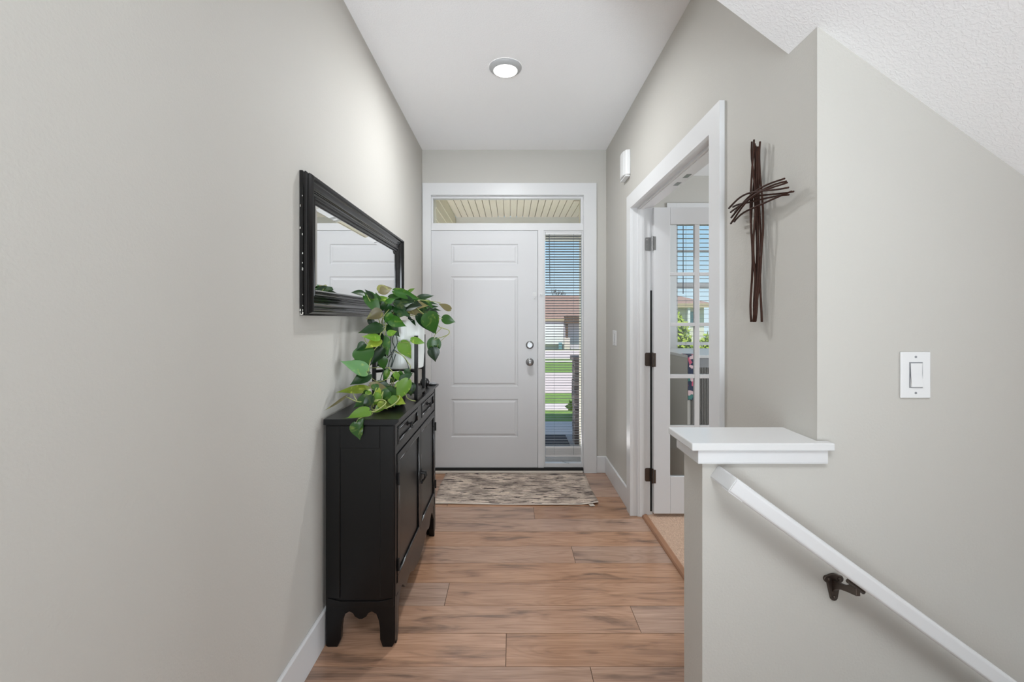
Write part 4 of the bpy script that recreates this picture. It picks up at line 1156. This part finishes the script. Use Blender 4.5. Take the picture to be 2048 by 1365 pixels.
# sideboard under the window
sbx, sby0, sby1, sbz = 1.318, 3.40, 4.20, 1.048
sb = thing('sideboard', (1.8, 3.8, .008), 'sideboard with white top and grey ribbed front in the office', 'cabinet')
MB().box(sbx-.004, 2.42, sby0-.006, sby1, sbz-.022, sbz).build('top', M['white'], sb, bevel=.002)
MB().box(sbx, sbx+.02, sby0, sby1, .009, sbz-.022).build('side_panel', M['wall'], sb)
MB().box(2.39, 2.41, sby0, sby1, .009, sbz-.022).build('side_panel', M['wall'], sb)
MB().box(sbx+.02, 2.39, sby0+.006, sby0+.02, .955, sbz-.022).build('front_rail', M['slat'], sb)
b = MB(); b.box(sbx+.02, 2.39, sby0+.012, sby0+.02, .06, .955)
x = sbx+.024
while x < 2.385: b.box(x, x+.007, sby0+.006, sby0+.012, .06, .955); x += .0125
b.build('ribbed_front', M['desk_grey'], sb)
MB().box(sbx+.02, 2.39, sby1-.012, sby1, .009, sbz-.022).build('back_panel', M['wall'], sb)
b = MB(); fx0, fx1 = sbx+.002, sbx+.075
b.prism([(sby0-.010, .715), (sby0-.010, sbz+.003), (sby0+.12, sbz+.003), (sby0+.12, sbz+.0005), (sby0-.0075, sbz+.0005), (sby0-.0075, .715)], fx0, fx1, 'X')
tag(b.build('table_runner', M['floral']), 'narrow navy and pink floral cloth hanging over the front of the office sideboard', 'cloth')

# ---------------------------------------------------------------- porch
struct(MB().box(-.75, 1.19, YE+.13, 5.60, -.30, -.10).build('floor_porch', M['porch']), 'grey concrete porch floor', 'porch floor')
tag(MB().box(-.30, .66, 5.04, 5.52, -.10, -.088).build('doormat', M['doormat'], bevel=.003), 'dark doormat at the edge of the porch', 'mat')
struct(MB().box(-.9, 1.19, 5.62, 6.60, -.40, -.17).build('floor_walkway', M['concrete']), 'shaded concrete walkway below the porch', 'walkway')
# soffit boards with grooves
b = MB(); x = -.665
while x < 1.9:
    b.box(x, x+.0665, YE+.13 if x < .64 else 4.76, 5.60, 2.55, 2.585); x += .0735
b.box(-.80, .71, YE+.13, 5.60, 2.585, 2.64).box(.71, 1.95, 4.76, 5.60, 2.585, 2.64)
struct(b.build('ceiling_porch', M['soffit']), 'cream grooved soffit over the porch, seen through the transom', 'soffit')
struct(MB().box(-.665, 1.95, 5.50, 5.60, 2.28, 2.55).build('trim_9', M['ext_white']), 'white beam closing the porch soffit', 'beam')
b = MB(); z = 0
for k in range(26):
    z0 = -.2+k*.1045
    b.prism([(-.668, z0), (-.66, z0), (-.668, z0+.1045)], YE+.13, 5.60, 'Y')
b.box(-.80, -.668, YE+.13, 5.60, -.3, 2.55)
struct(b.build('wall_porch_left', M['siding']), 'cream lap siding on the left of the porch', 'wall')
struct(MB().box(.712, .797, YE+.13, 4.75, -.3, 2.55).build('wall_porch_right', M['siding']), 'cream siding on the right of the porch', 'wall')
pr_ = thing('stone_pier', (.86, 5.3, -.1), 'dark stacked stone pier with a cap at the right of the porch', 'pier')
b = MB()
zz = -.10; rr = random.Random(4)
while zz < .80:
    e = rr.uniform(0, .012); b.box(.722-e, 1.1, 5.12-e, 5.34, zz, zz+.075); zz += .08
b.box(.73, 1.09, 5.13, 5.33, -.10, .845); b.build('pier', M['stone'], pr_)
MB().box(.695, 1.13, 5.09, 5.36, .845, .890).build('cap', M['stone'], pr_, bevel=.004)
# roof over the house front
struct(MB().box(.72, 4.6, 4.75, 5.25, 2.645, 2.70).build('eave', M['soffit']), 'eave above the office window', 'eave')

# ---------------------------------------------------------------- street
gz = lambda Y: -.15-.0314*(Y-6.3)
def strip(name, x0, x1, y0, y1, dz_, mat, lab, cat):
    b = MB(); t = .3
    b.prism([(y0, gz(y0)+dz_), (y1, gz(y1)+dz_), (y1, gz(y1)-t), (y0, gz(y0)-t)], x0, x1, 'X')
    return struct(b.build(name, mat), lab, cat)
strip('ground', -40, 70, 6.60, 80, -.012, M['grass'], 'bright green lawns outside the front door', 'lawn')
strip('ground_side', 1.2, 70, 4.76, 6.60, -.012, M['grass'], 'lawn under the office window', 'lawn')
strip('sidewalk', -40, 70, 7.55, 8.18, .0, M['concrete'], 'pale sidewalk between the lawns', 'sidewalk')
strip('road', -40, 70, 9.7, 14.6, .0, M['asphalt'], 'pale road beyond the second lawn strip', 'road')
strip('driveway', -5, 14, 22.6, 33.6, .0, M['concrete'], 'wide pale driveway of the house across the road', 'driveway')
strip('driveway_strip', -4, 3.2, 20.2, 20.9, .0, M['concrete'], 'thin pale path on the far lawn', 'path')

def house(name, x0, x1, yf, zg, ze, zr, lab, hip=3.0, rise_x=None):
    t = thing(name, ((x0+x1)/2, yf, zg), lab, 'house')
    MB().box(x0, x1, yf, yf+8, zg-.3, ze).build('wall', M['garage'], t)
    b = MB(); a = .12
    xa, xb_, ya, yb_ = x0-a, x1+a, yf-a, yf+8+a
    v = [b.bm.verts.new(q) for q in ((xa, ya, ze), (xb_, ya, ze), (xb_, yb_, ze), (xa, yb_, ze), (xa+hip, (ya+yb_)/2, zr), (xb_-hip, (ya+yb_)/2, zr))]
    for f in ((0, 1, 5, 4), (1, 2, 5), (2, 3, 4, 5), (3, 0, 4), (3, 2, 1, 0)): b.bm.faces.new([v[i] for i in f])
    b.build('roof', M['roof'], t)
    MB().box(xa, xb_, ya-.03, ya, ze-.22, ze).build('fascia', M['tan'], t)
    return t
h1 = house('neighbour_house', -1.5, 12, 35.2, -1.05, 1.30, 3.3, 'single storey house with brown roof across the road, seen through the sidelight')
Yh = 34.6
hx = lambda px, Y=Yh: (px-1022)*Y/FPX
hz_ = lambda py, Y=Yh: EYE-(py-638)*Y/FPX
MB().box(hx(1060), hx(1128), 34.9, 35.2, hz_(690), hz_(648)).build('garage_door', M['ext_white'], h1)
MB().box(hx(1130), hx(1185), Yh-.3, 35.2, hz_(648.5), hz_(631.5)).build('porch_beam', M['brown'], h1)
MB().box(hx(1131), hx(1135.5), Yh-.2, Yh+.1, hz_(678), hz_(648)).build('porch_post', M['brown'], h1)
MB().box(hx(1128), hx(1139), Yh-.3, Yh+.2, gz(34.6), hz_(676)).build('post_base', M['sill'], h1)
MB().box(hx(1118), hx(1125), 34.85, 34.9, hz_(700), hz_(686)).build('side_window', M['teal'], h1)
# second house seen from the office window
h2 = thing('neighbour_house', (12, 24, -.7), 'house with hipped roof and teal window seen through the office window', 'house')
Y2 = 22.0
MB().box(5.6, hx(1408, Y2), Y2, Y2+7, -1.1, hz_(612, Y2)).build('wall', M['siding'], h2)
b = MB()
ze = hz_(608, Y2)
v = [b.bm.verts.new(q) for q in ((5.1, Y2-.5, ze), (hx(1417, Y2), Y2-.5, ze), (hx(1417, Y2), Y2+7.5, ze), (5.1, Y2+7.5, ze), (6.5, Y2+3.5, 3.05), (hx(1352, Y2)-.6, Y2+3.5, 3.05))]
for f in ((0, 1, 5, 4), (1, 2, 5), (2, 3, 4, 5), (3, 0, 4), (3, 2, 1, 0)): b.bm.faces.new([v[i] for i in f])
b.build('roof', M['roof'], h2)
MB().box(5.1, hx(1417, Y2), Y2-.53, Y2-.5, hz_(616, Y2), ze).build('fascia', M['tan'], h2)
MB().box(hx(1374, Y2), hx(1397, Y2), Y2-.05, Y2, hz_(648, Y2), hz_(624, Y2)).build('window', M['teal'], h2)
MB().box(hx(1369, Y2), hx(1373, Y2), Y2-.45, Y2-.3, -1.1, hz_(616, Y2)).build('porch_post', M['ext_white'], h2)

def shrub(cx_, cy_, zb, w_, h_, n, lab, seed, nm='shrub', grp=None):
    r = random.Random(seed); t = thing(nm, (cx_, cy_, zb), lab, 'shrub', grp)
    b = MB()
    for _ in range(n):
        th_ = r.random()*6.283; ph = r.uniform(-.2, 1); rad = r.random()**.4
        c = Vector((cx_+w_/2*rad*math.cos(th_)*math.sqrt(max(0, 1-ph*ph*.8)), cy_+w_/2*.8*rad*math.sin(th_)*math.sqrt(max(0, 1-ph*ph*.8)), zb+h_*(.5+.5*ph*rad)))
        a = Vector((r.gauss(0, 1), r.gauss(0, 1), r.gauss(0, 1))).normalized(); s2 = a.orthogonal().normalized(); L = .045+.03*r.random()
        b.quad(c-a*L, c-s2*L*.45, c+a*L, c+s2*L*.45)
    b.build('leaves', M['shrub'], t)
    b = MB()
    for k in range(6):
        q = r.random()*6.283
        b.tube([(cx_, cy_, zb-.02), (cx_+.2*w_*math.cos(q), cy_+.2*w_*math.sin(q), zb+h_*.4), (cx_+.36*w_*math.cos(q), cy_+.36*w_*math.sin(q), zb+h_*.8)], [.02, .012, .005], 6)
    b.build('branches', M['bark'], t)
    return t
shrub(2.45, 7.3, gz(7.3), .95, 1.62, 2600, 'tall yellow-green shrub outside the left part of the office window', 1)
shrub(3.55, 7.6, gz(7.6), 1.1, 1.28, 2600, 'lower yellow-green shrub outside the right part of the office window', 2)
shrub(1.12, 6.95, gz(6.95), .5, .26, 700, 'low dark green bush beside the stone pier', 3)
# bare tree across the road
tr = random.Random(9); tt = thing('bare_tree', (3.9, 46, gz(46)), 'leafless tree showing above the brown roof across the road', 'tree')
b = MB()
def grow(p, d, L, r, lev):
    q = p+d*L; b.tube([p, q], [r, r*.7], 5)
    if lev:
        for _ in range(3):
            nd = (d+Vector((tr.uniform(-.6, .6), tr.uniform(-.4, .4), tr.uniform(-.1, .4)))).normalized(); grow(q, nd, L*.66, r*.62, lev-1)
grow(Vector((3.9, 46, gz(46)-.05)), Vector((0, 0, 1)), 2.3, .09, 4)
b.build('trunk', M['bark'], tt)
